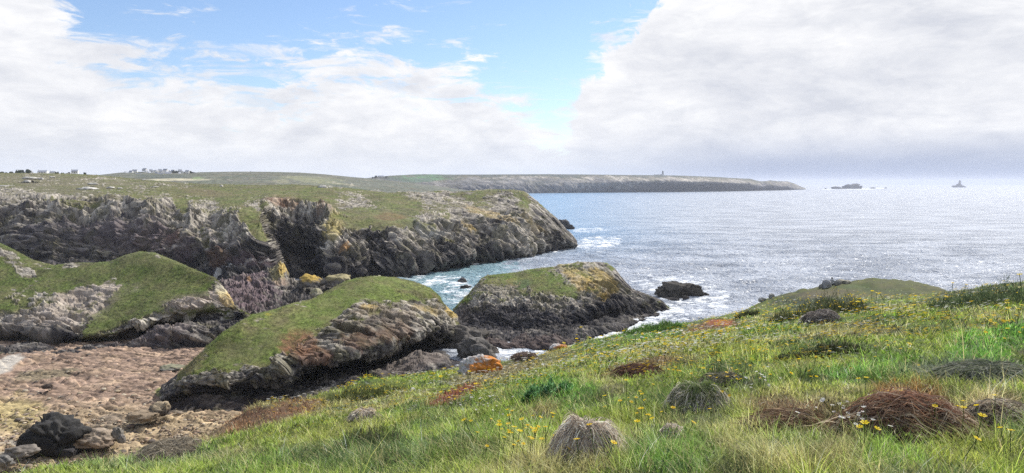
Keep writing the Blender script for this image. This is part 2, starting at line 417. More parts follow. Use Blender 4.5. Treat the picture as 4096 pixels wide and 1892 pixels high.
Bmc = [(-500, 930, 365), (0, 900, 365), (400, 920, 365), (700, 920, 360), (850, 960, 350), (960, 970, 345), (1040, 940, 348), (1080, 930, 387), (1200, 930, 387), (1280, 940, 370), (1340, 960, 356), (1420, 960, 368), (1480, 965, 378), (1560, 970, 370), (1600, 985, 372), (1680, 990, 390), (1760, 980, 400), (1850, 970, 412), (1920, 970, 430), (2000, 960, 438), (2130, 940, 470), (2230, 940, 495), (2308, 978, 515)]
Bl = [(-500, 1060, 350), (0, 1050, 350), (400, 1060, 350), (700, 1060, 345), (850, 1080, 338), (960, 1090, 330), (1060, 1080, 335), (1100, 1040, 372), (1200, 1050, 374), (1260, 1060, 360), (1340, 1070, 343), (1420, 1060, 350), (1480, 1060, 366), (1560, 1060, 360), (1620, 1060, 358), (1720, 1055, 376), (1800, 1040, 385), (1850, 1030, 392), (1920, 1015, 415), (2000, 1010, 424), (2130, 985, 463), (2230, 980, 500), (2308, 981, 514)]
Bw = [(-500, 1160, .6), (700, 1150, .6), (960, 1150, .6), (1100, 1116, 0), (1300, 1115, 0), (1560, 1106, 0), (1600, 1100, 0), (1680, 1095, 0), (1750, 1074, 0), (1900, 1055, 0), (2060, 1031, 0), (2130, 1011, 0), (2200, 1005, 0), (2240, 999, 0), (2308, 985, 0)]
Bu = [(u, v+9, -5) for u, v, z in Bw]
def pinB(s, c):
    return (.25+.75*sstep(s, .30, .48))*(1-.75*sstep(c, .965, 1.))
blB = [
 # pale broken rock along the brow and in the plateau
 (60, 790, 110, 35, 0, 'z', .62, .8), (250, 815, 200, 30, 5, 'z', .66, .8), (480, 790, 110, 28, 10, 'z', .66, .9), (640, 790, 90, 30, 20, 'z', .64, .9),
 (700, 800, 60, 40, 30, 'z', .62, .8), (560, 850, 150, 30, 10, 'z', .60, .7), (160, 870, 70, 30, 0, 'z', .60, .8),
 (860, 880, 80, 100, 15, 'z', .74, .95), (960, 820, 60, 30, 0, 'z', .60, .7), (1400, 800, 110, 35, 28, 'z', .64, .8), (1330, 770, 40, 18, 10, 'z', .65, .8),
 (1830, 840, 330, 60, 24, 'z', .63, .85), (2080, 880, 160, 60, 38, 'z', .58, .9), (1680, 880, 60, 45, 30, 'z', .66, .9), (1740, 930, 100, 30, 28, 'z', .78, .95), (1980, 930, 190, 40, 26, 'z', .54, .8),
 (1130, 830, 70, 40, 0, 'z', .45, .8), (1320, 950, 40, 90, 10, 'z', .58, .8), (1400, 1000, 60, 60, 0, 'z', .42, .7), (1620, 960, 60, 60, 10, 'z', .52, .7),
 (1700, 1000, 60, 50, 20, 'z', .48, .7), (2000, 990, 120, 20, 22, 'z', .38, .7), (1880, 1010, 90, 16, 15, 'z', .42, .8),
 # dark wall on the left, a little paler through the middle
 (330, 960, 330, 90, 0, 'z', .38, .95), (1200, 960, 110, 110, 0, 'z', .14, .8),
 # grass tongues
 (720, 800, 26, 60, -20, 'z', 1.15, .9), (300, 812, 120, 16, 4, 'z', 1.05, .8), (560, 805, 60, 22, 10, 'z', 1.1, .8), (930, 800, 60, 40, 0, 'z', 1.15, .9), (1270, 800, 90, 30, 20, 'z', 1.2, .9), (1180, 770, 200, 26, 6, 'z', 1.2, 1.), (1450, 900, 150, 26, 8, 'z', 1.1, .9), (1600, 875, 80, 40, 20, 'z', 1.1, .9), (1760, 850, 50, 26, 30, 'z', 1.05, .8), (820, 950, 16, 60, -15, 'z', 1.05, .8), (1300, 1000, 14, 60, 20, 'z', .06, .9),
 (1010, 890, 42, 66, -25, 'z', 1.4, 1.), (1045, 945, 20, 30, 0, 'z', 1.3, 1.), (1500, 865, 150, 36, 5, 'z', 1.15, 1.), (1620, 825, 90, 35, 10, 'z', 1.15, .9), (1000, 765, 400, 22, 0, 'z', 1.1, 1),
 (400, 765, 300, 20, 3, 'z', 1.05, .8), (1100, 800, 20, 12, 0, 'z', .4, 1),
 (2265, 930, 90, 60, 40, 'z', .34, 1.), (2170, 860, 90, 30, 50, 'z', .5, 1.), (935, 1086, 125, 4, -17, 'c', (.62, .6, .56), 1.), (1150, 1020, 90, 60, 0, 'z', .05, .9), (1480, 1010, 26, 80, 20, 'z', .06, .8), (1640, 1040, 40, 14, 20, 'z', .1, .8), (1770, 1000, 26, 60, -40, 'z', .06, .8),
 (1335, 915, 36, 60, 10, 'c', (.42, .34, .11), .75), (1372, 1000, 16, 16, 0, 'c', OCHRE*1.1, .8), (1300, 840, 40, 30, 0, 'c', RUST, .6), (1130, 800, 70, 20, 0, 'c', RUST*1.05, .7),
 (1100, 810, 12, 34, 5, 'c', (.42, .33, .25), .8), (1170, 820, 14, 40, 5, 'c', (.40, .33, .25), .6),
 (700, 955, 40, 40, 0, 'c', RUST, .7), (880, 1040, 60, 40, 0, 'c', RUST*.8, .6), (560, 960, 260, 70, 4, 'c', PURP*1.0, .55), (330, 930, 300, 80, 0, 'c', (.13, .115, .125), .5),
 (1000, 1060, 60, 18, 0, 'c', PURP, .6), (1560, 865, 60, 14, 0, 'c', RUST*.9, .5, 'x'), (820, 770, 120, 16, 5, 'c', (.17, .13, .08), .6, 'g'),
 (1960, 870, 120, 20, 25, 'c', LICH*.8, .5), (1870, 900, 40, 15, 30, 'c', LICH*.8, .6), (2130, 900, 60, 15, 38, 'c', LICH*.7, .4), (1700, 930, 70, 40, 30, 'c', (.46, .45, .41), .6),
 (200, 725, 400, 22, 2, 'c', (.165, .145, .095), .8, 'g'), (100, 765, 300, 25, 0, 'c', (.15, .135, .09), .7, 'g'),
]
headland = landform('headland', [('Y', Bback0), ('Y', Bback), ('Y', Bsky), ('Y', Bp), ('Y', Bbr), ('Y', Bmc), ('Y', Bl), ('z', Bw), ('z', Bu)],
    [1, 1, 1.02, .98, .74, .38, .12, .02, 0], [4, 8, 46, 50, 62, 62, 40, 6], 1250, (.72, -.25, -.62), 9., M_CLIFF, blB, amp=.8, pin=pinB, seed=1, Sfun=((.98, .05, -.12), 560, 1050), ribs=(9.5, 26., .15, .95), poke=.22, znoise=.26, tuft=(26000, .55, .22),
    grass=(np.array([.120, .142, .040]), np.array([.140, .125, .060])))
tag(headland, kind='structure')

# ---- grassy rock spur on the left of the cove
Csky = [(-500, 880, 250), (-100, 950, 250), (0, 975, 248), (60, 1003, 246), (130, 1043, 243), (215, 1063, 240), (290, 1053, 240), (380, 1052, 240), (440, 1048, 240), (500, 1024, 240), (560, 1010, 240), (620, 1016, 238), (700, 1048, 234), (780, 1082, 229), (860, 1112, 224), (900, 1158, 220), (925, 1200, 217), (940, 1233, 215), (1000, 1258, 212), (1030, 1290, 208)]
Cb0 = [(u, v+60, y+35) for u, v, y in Csky]; Cb1 = [(u, v+14, y+14) for u, v, y in Csky]
Cm = [(-500, 1120, 228), (0, 1125, 227), (300, 1140, 226), (560, 1140, 224), (750, 1130, 223), (860, 1145, 219), (930, 1215, 215), (1030, 1292, 207)]
Cb = [(-500, 1240, 208), (0, 1265, 206), (150, 1290, 204), (300, 1315, 203), (420, 1318, 203), (540, 1278, 205), (680, 1228, 208), (800, 1195, 212), (880, 1180, 215), (935, 1228, 213), (1030, 1294, 206.5)]
Cl = [(-500, 1310, 202), (0, 1320, 201), (150, 1335, 200), (300, 1350, 199.5), (450, 1335, 200), (560, 1300, 203), (700, 1262, 206), (820, 1235, 210), (900, 1225, 212), (940, 1240, 211.5), (1030, 1296, 206)]
Cr = [(-500, 1340, 206), (0, 1360, 206), (200, 1372, 205), (330, 1382, 204), (480, 1360, 205), (600, 1320, 207), (750, 1280, 212), (850, 1262, 213), (940, 1272, 212), (1030, 1298, 206)]
Cf = [(-500, 1380, 196), (0, 1390, 195), (330, 1400, 193), (480, 1385, 196), (600, 1360, 198), (750, 1340, 199), (850, 1330, 201), (950, 1320, 203), (1030, 1305, 205)]
Cw = [(-500, 1425, 1.0), (0, 1428, 1.0), (200, 1420, 1), (330, 1420, 1), (500, 1405, 1), (700, 1400, 1), (830, 1398, 1), (950, 1350, 1), (1030, 1312, 1)]
Cu = [(u, v+25, -1.5) for u, v, z in Cw]
blC = [(560, 1150, 330, 110, 10, 'z', 1.15, 1.), (150, 1120, 260, 50, 8, 'z', 1.1, .9), (60, 1060, 100, 22, 30, 'z', .74, .9), (40, 1020, 70, 14, 25, 'z', .66, .9), (280, 1062, 40, 10, -5, 'z', .62, 1), (130, 1210, 80, 14, 0, 'z', .72, .6),
 (60, 1200, 110, 55, 0, 'z', 1.0, .9), (320, 1210, 160, 52, -22, 'z', .66, 1.), (440, 1130, 40, 18, -30, 'z', .70, .9), (180, 1280, 130, 30, 0, 'z', .62, 1.), (40, 1290, 60, 30, 0, 'z', .58, .9), (440, 1290, 110, 55, -30, 'z', 1.1, 1.), (560, 1235, 150, 40, -28, 'z', 1.08, .9),
 (560, 1290, 160, 16, -16, 'z', .62, .9), (760, 1215, 130, 24, -12, 'z', .66, 1.), (880, 1180, 50, 45, 30, 'z', .66, 1.), (930, 1215, 30, 20, 40, 'z', .60, 1),
 (320, 1220, 200, 60, -22, 'c', (.42, .35, .29), .8), (180, 1280, 200, 40, 0, 'c', (.36, .31, .265), .8), (780, 1210, 160, 34, -14, 'c', (.45, .37, .31), .8), (905, 1190, 40, 20, 40, 'c', LICH, .7), (885, 1160, 24, 20, 0, 'c', (.5, .46, .3), .6),
 (520, 1370, 130, 34, 0, 'c', (.14, .115, .115), .6), (650, 1350, 140, 40, -8, 'c', (.20, .155, .145), .5), (60, 1350, 160, 40, 0, 'c', (.14, .13, .12), .6), (560, 1030, 120, 30, 10, 'c', (.20, .19, .09), .4, 'g')]
spur = landform('grassy_spur', [('Y', Cb0), ('Y', Cb1), ('Y', Csky), ('Y', Cm), ('Y', Cb), ('Y', Cl), ('Y', Cr), ('Y', Cf), ('z', Cw), ('z', Cu)],
    [.6, .95, 1.0, 1.0, .66, .30, .06, .22, .12, .1], [4, 8, 40, 60, 26, 22, 26, 24, 5], 780, (.9, -.1, -.25), 5., M_STACK, blC, amp=.62, seed=101, poke=.18, ribs=(1.2, 9., .3, .3), tuft=(34000, .30, .10),  # recess row near black: shade under the brow put into the colour
    pin=lambda s, c: (.3+.7*sstep(s, .25, .4))*np.ones_like(c), grass=(np.array([.098, .130, .032]), np.array([.120, .125, .048])))
tag(spur, kind='structure')

# ---- dark rocks in the gully behind the middle stack
Gt = [(860, 1125, 300), (900, 1122, 300), (950, 1112, 300), (1000, 1103, 300), (1060, 1088, 298), (1085, 1078, 297), (1110, 1060, 296), (1128, 1052, 296), (1138, 1075, 296), (1142, 1100, 296), (1150, 1135, 300), (1190, 1125, 306), (1250, 1122, 312), (1300, 1125, 316), (1360, 1122, 318), (1420, 1120, 320), (1480, 1118, 322)]
Gb = [(u, v+25, y+22) for u, v, y in Gt]
Gm = [(860, 1180, 262), (950, 1170, 270), (1040, 1165, 275), (1100, 1150, 278), (1140, 1165, 278), (1200, 1160, 285), (1300, 1160, 290), (1400, 1150, 295), (1480, 1140, 300)]
Gl = [(860, 1270, 232), (950, 1265, 234), (1040, 1255, 238), (1140, 1240, 240), (1250, 1220, 246), (1350, 1190, 254), (1480, 1160, 266)]
Gf = [(u, v+60, y-12) for u, v, y in Gl]
blG = [(1000, 1160, 110, 80, 10, 'c', PURP*1.1, .85), (1110, 1090, 30, 45, 0, 'c', (.34, .29, .13), .8), (1130, 1075, 14, 20, 0, 'c', LICH, .8), (1122, 1130, 26, 20, 0, 'c', (.30, .22, .17), .8), (990, 1120, 14, 12, 0, 'c', OCHRE, .7)]
gully = landform('gully_rocks', [('Y', Gb), ('Y', Gt), ('Y', Gm), ('Y', Gl), ('Y', Gf)], [.3, .40, .30, .2, .2], [5, 34, 44, 12], 420, (.5, -.6, -.5), 4.0, M_STACK, blG, amp=.75, seed=201, znoise=.15)
tag(gully, kind='structure')

# ---- middle stack with the undercut
Dsky = [(640, 1575, 150), (655, 1541, 150), (700, 1505, 150), (782, 1431, 152), (820, 1393, 153), (891, 1333, 156), (962, 1289, 160), (1010, 1262, 164), (1100, 1240, 170), (1175, 1213, 174), (1246, 1199, 180), (1300, 1169, 186), (1377, 1128, 192), (1440, 1112, 196), (1500, 1106, 200), (1580, 1112, 204), (1650, 1125, 208), (1720, 1150, 212), (1759, 1185, 214), (1770, 1210, 214), (1800, 1240, 214), (1828, 1262, 214), (1835, 1300, 212), (1850, 1330, 210), (1900, 1360, 206), (1990, 1420, 200)]
Db0 = [(u, v+70, y+24) for u, v, y in Dsky]; Db1 = [(u, v+12, y+9) for u, v, y in Dsky]
Dm = [(640, 1590, 146), (720, 1510, 147), (800, 1440, 149), (900, 1390, 152), (1000, 1350, 156), (1150, 1310, 162), (1300, 1240, 173), (1420, 1175, 184), (1520, 1150, 191), (1650, 1165, 198), (1740, 1175, 207), (1790, 1235, 210), (1835, 1300, 209), (1900, 1365, 204), (1988, 1422, 199)]
Dg = [(640, 1600, 143.5), (720, 1545, 144), (780, 1480, 145), (853, 1462, 146), (946, 1480, 147), (1082, 1466, 150), (1140, 1425, 153), (1200, 1375, 157), (1273, 1330, 162), (1355, 1286, 168), (1410, 1237, 174), (1465, 1210, 180), (1546, 1202, 186), (1656, 1207, 192), (1725, 1190, 203), (1765, 1215, 207), (1800, 1255, 207.5), (1828, 1300, 207), (1850, 1335, 205), (1900, 1370, 202), (1986, 1425, 198)]
Dmid = [(640, 1605, 142.5), (720, 1555, 142.5), (800, 1510, 143), (946, 1510, 145), (1082, 1490, 148), (1175, 1400, 152), (1280, 1380, 158), (1410, 1330, 166), (1546, 1290, 176), (1656, 1280, 184), (1760, 1270, 196), (1828, 1320, 203), (1850, 1345, 203), (1900, 1375, 201), (1984, 1427, 197.5)]
Dlip = [(640, 1612, 142), (720, 1570, 142), (800, 1545, 142), (900, 1540, 143), (1000, 1530, 145), (1100, 1500, 147.5), (1175, 1445, 150), (1280, 1435, 154), (1410, 1412, 160), (1520, 1400, 167), (1610, 1375, 176), (1700, 1335, 186), (1780, 1325, 196), (1830, 1340, 202), (1860, 1355, 202), (1900, 1385, 200), (1980, 1430, 197)]
Drec = [(640, 1620, 142), (800, 1590, 144), (1000, 1580, 148), (1130, 1555, 152), (1200, 1495, 162), (1280, 1466, 175), (1410, 1446, 178), (1520, 1430, 184), (1610, 1404, 191), (1700, 1378, 199), (1800, 1370, 206), (1900, 1405, 203), (1975, 1440, 198)]
Dr2 = [(640, 1625, 141), (800, 1605, 143), (1000, 1600, 146.5), (1130, 1580, 150), (1200, 1545, 158), (1280, 1512, 165), (1410, 1494, 169), (1520, 1478, 173), (1610, 1452, 179), (1700, 1422, 186), (1800, 1395, 200), (1900, 1412, 201), (1975, 1442, 197)]
Dpl = [(640, 1640, 139), (850, 1640, 140), (1000, 1640, 142), (1130, 1630, 146), (1220, 1585, 150), (1300, 1545, 156), (1450, 1510, 161.5), (1600, 1462, 170), (1700, 1430, 177), (1780, 1440, 179), (1810, 1470, 178), (1900, 1440, 190), (1975, 1450, 195)]
Dw = [(640, 1662, .5), (900, 1680, .5), (1160, 1660, .5), (1300, 1600, .5), (1450, 1570, .5), (1600, 1530, .5), (1780, 1505, .5), (1900, 1475, .5), (1990, 1452, .3)]
Du = [(u, v+15, -2) for u, v, z in Dw]
blD = [(850, 1410, 130, 70, -50, 'z', 1.08, 1.), (1040, 1400, 150, 75, -10, 'z', 1.1, 1.), (1250, 1270, 220, 50, -30, 'z', 1.15, 1.), (1530, 1160, 200, 40, 5, 'z', 1.15, 1), (950, 1470, 80, 20, 0, 'z', .92, .7),
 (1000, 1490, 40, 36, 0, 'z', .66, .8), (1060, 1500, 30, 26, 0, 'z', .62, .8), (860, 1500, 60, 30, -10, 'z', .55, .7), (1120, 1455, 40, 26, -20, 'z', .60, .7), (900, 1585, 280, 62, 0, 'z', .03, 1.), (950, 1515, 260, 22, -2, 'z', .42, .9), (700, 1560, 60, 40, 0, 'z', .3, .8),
 (1470, 1250, 60, 40, 0, 'z', .68, .9), (1650, 1230, 110, 30, 0, 'z', .58, .8), (1390, 1280, 60, 30, -20, 'z', .66, .8), (1720, 1270, 80, 40, 20, 'z', .56, .7), (1560, 1310, 160, 50, 0, 'z', .42, .6), (1330, 1340, 60, 30, 0, 'z', .5, .7), (1800, 1260, 40, 30, 40, 'z', .6, .8),
 (1195, 1375, 70, 55, -10, 'c', RUST*1.15, .95, 'x'), (1250, 1420, 80, 30, 0, 'c', RUST*.9, .7, 'x'), (1450, 1360, 110, 36, -12, 'c', RUST*.8, .6), (1590, 1330, 60, 40, 0, 'c', RUST*.75, .6), (1560, 1260, 150, 40, 0, 'c', (.16, .115, .085), .5), (1530, 1300, 160, 50, 0, 'c', (.15, .115, .085), .5),
 (1475, 1235, 36, 14, 0, 'c', LICH*.9, .6), (1805, 1250, 28, 16, 40, 'c', LICH, .8), (1700, 1240, 70, 20, 20, 'c', LICH*.7, .5), (1650, 1460, 130, 30, -6, 'c', (.19, .155, .13), .8), (1560, 1500, 120, 30, -10, 'c', (.15, .12, .105), .7), (1860, 1420, 90, 36, 20, 'c', (.15, .135, .115), .6),
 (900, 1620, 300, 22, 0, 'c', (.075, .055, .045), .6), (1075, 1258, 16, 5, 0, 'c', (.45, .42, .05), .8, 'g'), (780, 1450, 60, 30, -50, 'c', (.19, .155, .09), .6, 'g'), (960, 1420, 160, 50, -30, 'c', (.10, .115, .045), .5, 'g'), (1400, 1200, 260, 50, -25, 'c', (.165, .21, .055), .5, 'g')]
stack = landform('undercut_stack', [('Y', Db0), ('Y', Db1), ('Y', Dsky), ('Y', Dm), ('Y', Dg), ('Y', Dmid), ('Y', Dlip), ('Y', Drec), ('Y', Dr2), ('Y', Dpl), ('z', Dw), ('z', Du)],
    [.6, .95, 1.02, 1.02, .84, .50, .34, .0, .02, .28, .12, .1], [4, 8, 44, 44, 40, 44, 30, 16, 26, 30, 4], 820, (.75, .45, -.35), 4.6, M_STACK, blD, amp=.55, seed=301, poke=.14, ribs=(1.6, 8., .5, .5), znoise=.27, tuft=(42000, .24, .075),  # undercut rows near black, cave shade painted into the rock colour
    pin=lambda s, c: (.3+.7*sstep(s, .22, .42))*(1-.5*sstep(c, .93, 1.)))
tag(stack, kind='structure')

# ---- lichen covered stack out in the water
Esky = [(1814, 1237, 264), (1863, 1186, 262), (1900, 1150, 262), (1923, 1116, 264), (1940, 1105, 266), (2000, 1098, 268), (2070, 1090, 270), (2150, 1075, 270), (2220, 1068, 270), (2240, 1060, 270), (2300, 1053, 270), (2370, 1050, 270), (2430, 1055, 270), (2460, 1075, 270), (2490, 1110, 269), (2530, 1160, 268), (2570, 1178, 267), (2620, 1190, 266), (2650, 1205, 265), (2680, 1236, 265)]
Eb0 = [(u, v+60, y+30) for u, v, y in Esky]; Eb1 = [(u, v+10, y+10) for u, v, y in Esky]
Em = [(1814, 1238, 263), (1860, 1205, 257), (1910, 1165, 256), (1950, 1145, 256), (2100, 1135, 257), (2212, 1120, 257), (2300, 1115, 257), (2400, 1100, 260), (2470, 1115, 262), (2530, 1165, 263), (2620, 1195, 264), (2680, 1237, 264.5)]
Eg = [(1814, 1240, 262), (1850, 1225, 256), (1900, 1205, 249), (1950, 1195, 247), (2050, 1200, 245), (2120, 1185, 245), (2212, 1185, 244), (2290, 1202, 242), (2330, 1190, 246), (2380, 1160, 251), (2430, 1145, 255), (2480, 1150, 258), (2530, 1178, 260), (2600, 1203, 262), (2650, 1217, 263), (2680, 1238, 264)]
El = [(1816, 1252, 260), (1850, 1255, 247), (1900, 1255, 238), (2000, 1262, 231), (2100, 1272, 228), (2200, 1265, 229), (2300, 1262, 231), (2400, 1235, 240), (2480, 1215, 248), (2560, 1222, 254), (2620, 1230, 258), (2680, 1240, 262)]
Er = [(1816, 1280, 240), (1850, 1290, 235), (1900, 1300, 228), (2000, 1308, 224), (2100, 1318, 221), (2200, 1312, 221), (2300, 1302, 225), (2400, 1275, 238), (2480, 1255, 246), (2560, 1245, 252), (2620, 1240, 257), (2680, 1241, 261)]
Ef = [(1818, 1320, 222), (1850, 1335, 216), (1900, 1350, 210), (2000, 1360, 207), (2100, 1368, 205), (2200, 1364, 205), (2300, 1342, 211), (2400, 1318, 220), (2480, 1290, 234), (2560, 1262, 250), (2620, 1252, 256), (2680, 1243, 261)]
Ew = [(1818, 1385, .2), (1850, 1392, .2), (1900, 1396, 0), (1980, 1392, 0), (2050, 1396, 0), (2200, 1397, 0), (2290, 1377, 0), (2380, 1351, 0), (2445, 1332, 0), (2500, 1315, 0), (2550, 1291, 0), (2630, 1262, 0), (2680, 1244, 0)]
Eu = [(u, v+14, -4) for u, v, z in Ew]
blE = [(2150, 1130, 150, 42, 8, 'z', 1.1, 1.), (2240, 1160, 80, 26, 12, 'z', 1.1, .9), (2000, 1130, 60, 22, 0, 'z', .86, .8), (1970, 1170, 100, 40, 0, 'z', .70, .7), (2320, 1110, 130, 34, 32, 'z', .64, 1.), (2400, 1090, 90, 34, 32, 'z', .64, 1.), (2440, 1110, 70, 30, 45, 'z', .56, 1.), (2310, 1085, 80, 10, 30, 'z', .95, .8),
 (2060, 1250, 160, 30, 0, 'z', .24, .8), (2450, 1280, 140, 18, -24, 'z', .40, .6), (2560, 1225, 90, 16, 25, 'z', .22, .9), (2100, 1180, 70, 18, 0, 'z', .74, .7), (2520, 1270, 70, 22, -10, 'z', .36, .7),
 (2560, 1165, 110, 40, 35, 'z', .3, 1.), (2490, 1110, 30, 60, -20, 'z', .4, 1.), (2250, 1300, 330, 34, -8, 'z', .05, .9), (2480, 1220, 90, 40, 20, 'z', .1, .8),
 (2340, 1130, 90, 30, 34, 'c', LICH*.95, .75), (2420, 1120, 70, 24, 40, 'c', (.50, .36, .10), .7), (2300, 1080, 100, 20, 25, 'c', (.42, .36, .13), .5), (2050, 1125, 30, 14, 0, 'c', LICH*.8, .6), (2060, 1150, 140, 36, 0, 'c', (.18, .155, .085), .45, 'x'),
 (2120, 1370, 220, 22, 0, 'c', (.11, .08, .07), .8), (1850, 1250, 30, 40, 0, 'c', (.20, .16, .13), .6), (2380, 1320, 130, 22, -20, 'c', (.13, .12, .11), .5), (2050, 1270, 200, 40, 0, 'c', (.055, .052, .06), .6), (2090, 1140, 40, 22, 0, 'c', (.07, .14, .06), .6, 'g')]
stack2 = landform('lichen_stack', [('Y', Eb0), ('Y', Eb1), ('Y', Esky), ('Y', Em), ('Y', Eg), ('Y', El), ('Y', Er), ('Y', Ef), ('z', Ew), ('z', Eu)],
    [.4, .6, .92, .9, .70, .16, .02, .12, .04, 0], [4, 8, 34, 36, 44, 30, 36, 26, 5], 640, (.68, -.2, -.68), 4.6, M_STACK, blE, amp=.62, seed=401, poke=.3, ribs=(2.6, 8., .9, .9), tuft=(16000, .30, .11),
    pin=lambda s, c: (.35+.65*sstep(s, .2, .35))*(1-.6*sstep(c, .95, 1.))*(.5+.5*sstep(c, 0, .04)), grass=(np.array([.14, .19, .045]), np.array([.16, .16, .06])))
tag(stack2, kind='structure')

# ---- far land: village hill and the long cape
def far_land(name, sky, base, ns, nc, zones, blobs, grassc, seed, scale=60., amp=.25):
    bk0 = [(u, v+30, y*1.25) for u, v, y in sky]; bk = [(u, v+4, y*1.1) for u, v, y in sky]
    mid = []
    sa = np.array(sky)
    rows = [('Y', bk0), ('Y', bk), ('Y', sky)]+base
    return landform(name, rows, zones, ns, nc, (.6, -.2, -.7), scale, M_FAR, blobs, amp=amp, seed=seed, grass=grassc, pin=lambda s, c: (.12+.88*sstep(s, .45, .7))*(1-.8*sstep(c, .97, 1)))
A1 = [(-900, 700, 2000), (-300, 696, 2000), (200, 694, 2000), (400, 700, 2050), (480, 691, 2100), (560, 688, 2150), (700, 690, 2150), (760, 692, 2150), (800, 689, 2200), (950, 687, 2200), (1090, 688, 2250), (1200, 691, 2300), (1300, 698, 2350), (1400, 708, 2400), (1480, 715, 2450), (1600, 728, 2500), (1750, 745, 2600), (1900, 765, 2700)]
A1m = [(-900, 730, 1500), (400, 730, 1500), (800, 728, 1550), (1090, 730, 1650), (1300, 738, 1800), (1500, 750, 2000), (1900, 768, 2650)]
A1b = [(-900, 800, 1200), (800, 800, 1200), (1300, 805, 1300), (1600, 795, 1700), (1900, 772, 2600)]
hill = far_land('far_hill', A1, [('Y', A1m), ('Y', A1b)], [3, 3, 40, 20], 420, [1, 1, 1, 1, .9],
    [(690, 719, 120, 5, 0, 'c', (.52, .47, .32), 1., 'x'), (790, 712, 26, 5, 0, 'c', (.2, .3, .1), .6, 'g'), (650, 706, 120, 9, 0, 'c', (.05, .07, .06), .7, 'g'), (1250, 720, 120, 14, 5, 'c', (.24, .24, .12), .7, 'g'), (1130, 722, 30, 10, 0, 'c', (.24, .23, .13), .6, 'g')],
    (np.array([.10, .115, .075]), np.array([.13, .125, .095])), 501, 60, .2)  # grass tones pushed bluish to paint in some distance haze
tag(hill, kind='structure')
A2 = [(1300, 730, 3300), (1380, 722, 3300), (1480, 712, 3350), (1560, 704, 3400), (1640, 700, 3450), (1700, 698.5, 3500), (1800, 700, 3550), (2000, 699, 3650), (2200, 698.5, 3800), (2400, 700, 3950), (2600, 702, 4100), (2700, 703, 4200), (2850, 708, 4450), (2950, 714, 4700), (3000, 716, 4850), (3030, 724, 5000), (3050, 727, 5100), (3080, 722, 5200), (3110, 726, 5300), (3150, 726, 5500), (3175, 734, 5700), (3200, 745, 5950), (3222, 753, 6200)]
A2m = [(u, 735+(v-700)*.5, y*.94) for u, v, y in A2]
A2m = [(u, min(max(v+22, 730), 756), y*.96) for u, v, y in A2]
A2w = [(1300, 781, 0), (1700, 777, 0), (2100, 773.5, 0), (2250, 772, 0), (2500, 768.5, 0), (2800, 762.5, 0), (3000, 760.5, 0), (3222, 757, 0)]
A2u = [(u, v+1.0, -20) for u, v, z in A2w]
cape = far_land('far_cape', A2, [('Y', A2m), ('z', A2w), ('z', A2u)], [3, 3, 26, 44, 3], 900, [1, 1, 1, .52, .14, .06],
    [(1660, 715, 130, 16, 0, 'z', 1.1, 1), (2050, 745, 160, 10, 0, 'z', .58, .6), (2250, 740, 70, 12, 10, 'z', .60, .7), (2400, 736, 900, 9, 2, 'z', .80, .8), (1700, 716, 140, 18, 0, 'c', (.10, .20, .09), .9, 'g'), (3100, 742, 110, 16, 0, 'z', .35, .9), (2400, 745, 1300, 26, 1, 'c', (.085, .09, .105), .6, 'x')],
    (np.array([.070, .085, .06]), np.array([.085, .085, .070])), 601, 75, .38)
tag(cape, kind='structure')

# ------------------------------------------------------------------ cove floor
def cove_h(x, y):
    P = np.stack([x, y, np.zeros_like(x)], -1)
    d_ = np.array([.35, .94, 0]); al = P@d_
    n = fbm(P/9., 3, 71)
    saw = (al/2.6+n*1.4) % 1.0
    z = 1.3+.75*saw+.5*fbm(P/14, 4, 72)+.16*fbm(P/1.3, 3, 73)
    z += 2.2*sstep(-x, 60, 110)*0
    z += .8*sstep(110-y, 0, 15)
    z -= 6*sstep(y, 212, 232)
    z -= 4.5*sstep(x+ (y-150)*.15, -52, -43)
    # falls to the water east of the middle stack
    z -= 4.0*sstep(x, -22, -4)
    return z
xs = np.linspace(-210, 20, 560); ys = np.concatenate([np.linspace(60, 215, 520), np.linspace(217, 400, 60)])
gx, gy = np.meshgrid(xs, ys); x = gx.ravel(); y = gy.ravel()
z = cove_h(x, y); P = np.stack([x, y, z], -1); U, V = to_px(P)
n1 = fbm(P/6., 4, 81); n2 = fbm(P/1.1, 3, 82); n3 = fbm(strata(P, (.96, -.27, 0), 14, 1.0), 3, 83)
c = np.array([.32, .225, .165])*(1+.35*n1+.8*n3)[:, None]
tan = np.array([.40, .305, .185]); w = np.clip(sstep(V, 1560, 1700)+.5*n1, 0, 1)[:, None]; c = c*(1-w)+tan*(1+.35*n2+.3*n3)[:, None]*w
for bl, cc, k in [((60, 1660, 110, 80, 0), (.42, .34, .16), .8), ((170, 1500, 140, 20, -8), (.22, .20, .12), .6), ((450, 1690, 80, 30, 0), (.16, .13, .10), .8), ((640, 1570, 20, 14, 0), (.3, .34, .1), .8), ((540, 1700, 60, 30, -20), (.12, .11, .08), .7), ((110, 1770, 120, 16, 0), (.5, .47, .42), .7), ((30, 1350, 900, 60, 0), (.10, .09, .09), .0)]:
    w = (blobw(U, V, bl, n1*.5)*k)[:, None]; c = c*(1-w)+np.array(cc)*(1+.25*n2)[:, None]*w
f1, f2, idv, fa_ = worley(strata(P, (.94, -.35, 0), 4., 1.5), 84, True); f1b, f2b, idb, fb_ = worley(strata(P, (.94, -.35, 0), 2., .55), 85, True)
sd_ = blobw(U, V, (15, 1460, 78, 28, -20), n1*.4)
c *= 1+(1-sd_)[:, None]*((.75+.5*idv)*(.8+.4*idb)-1)[:, None]; c *= (1-.6*(1-sstep(f2-f1, .0, .10))*(1-sd_))[:, None]
c = c*(1-sd_[:, None])+np.array([.50, .455, .39])*sd_[:, None]
P[:, 2] += ((idv-.5)*.35+fa_*.45+fb_*.2)*(1-sd_)
beach = link('cove_floor', np_mesh('cove_floor', P, [grid_faces(len(ys), len(xs))], c), M_COVE); tag(beach, kind='structure')

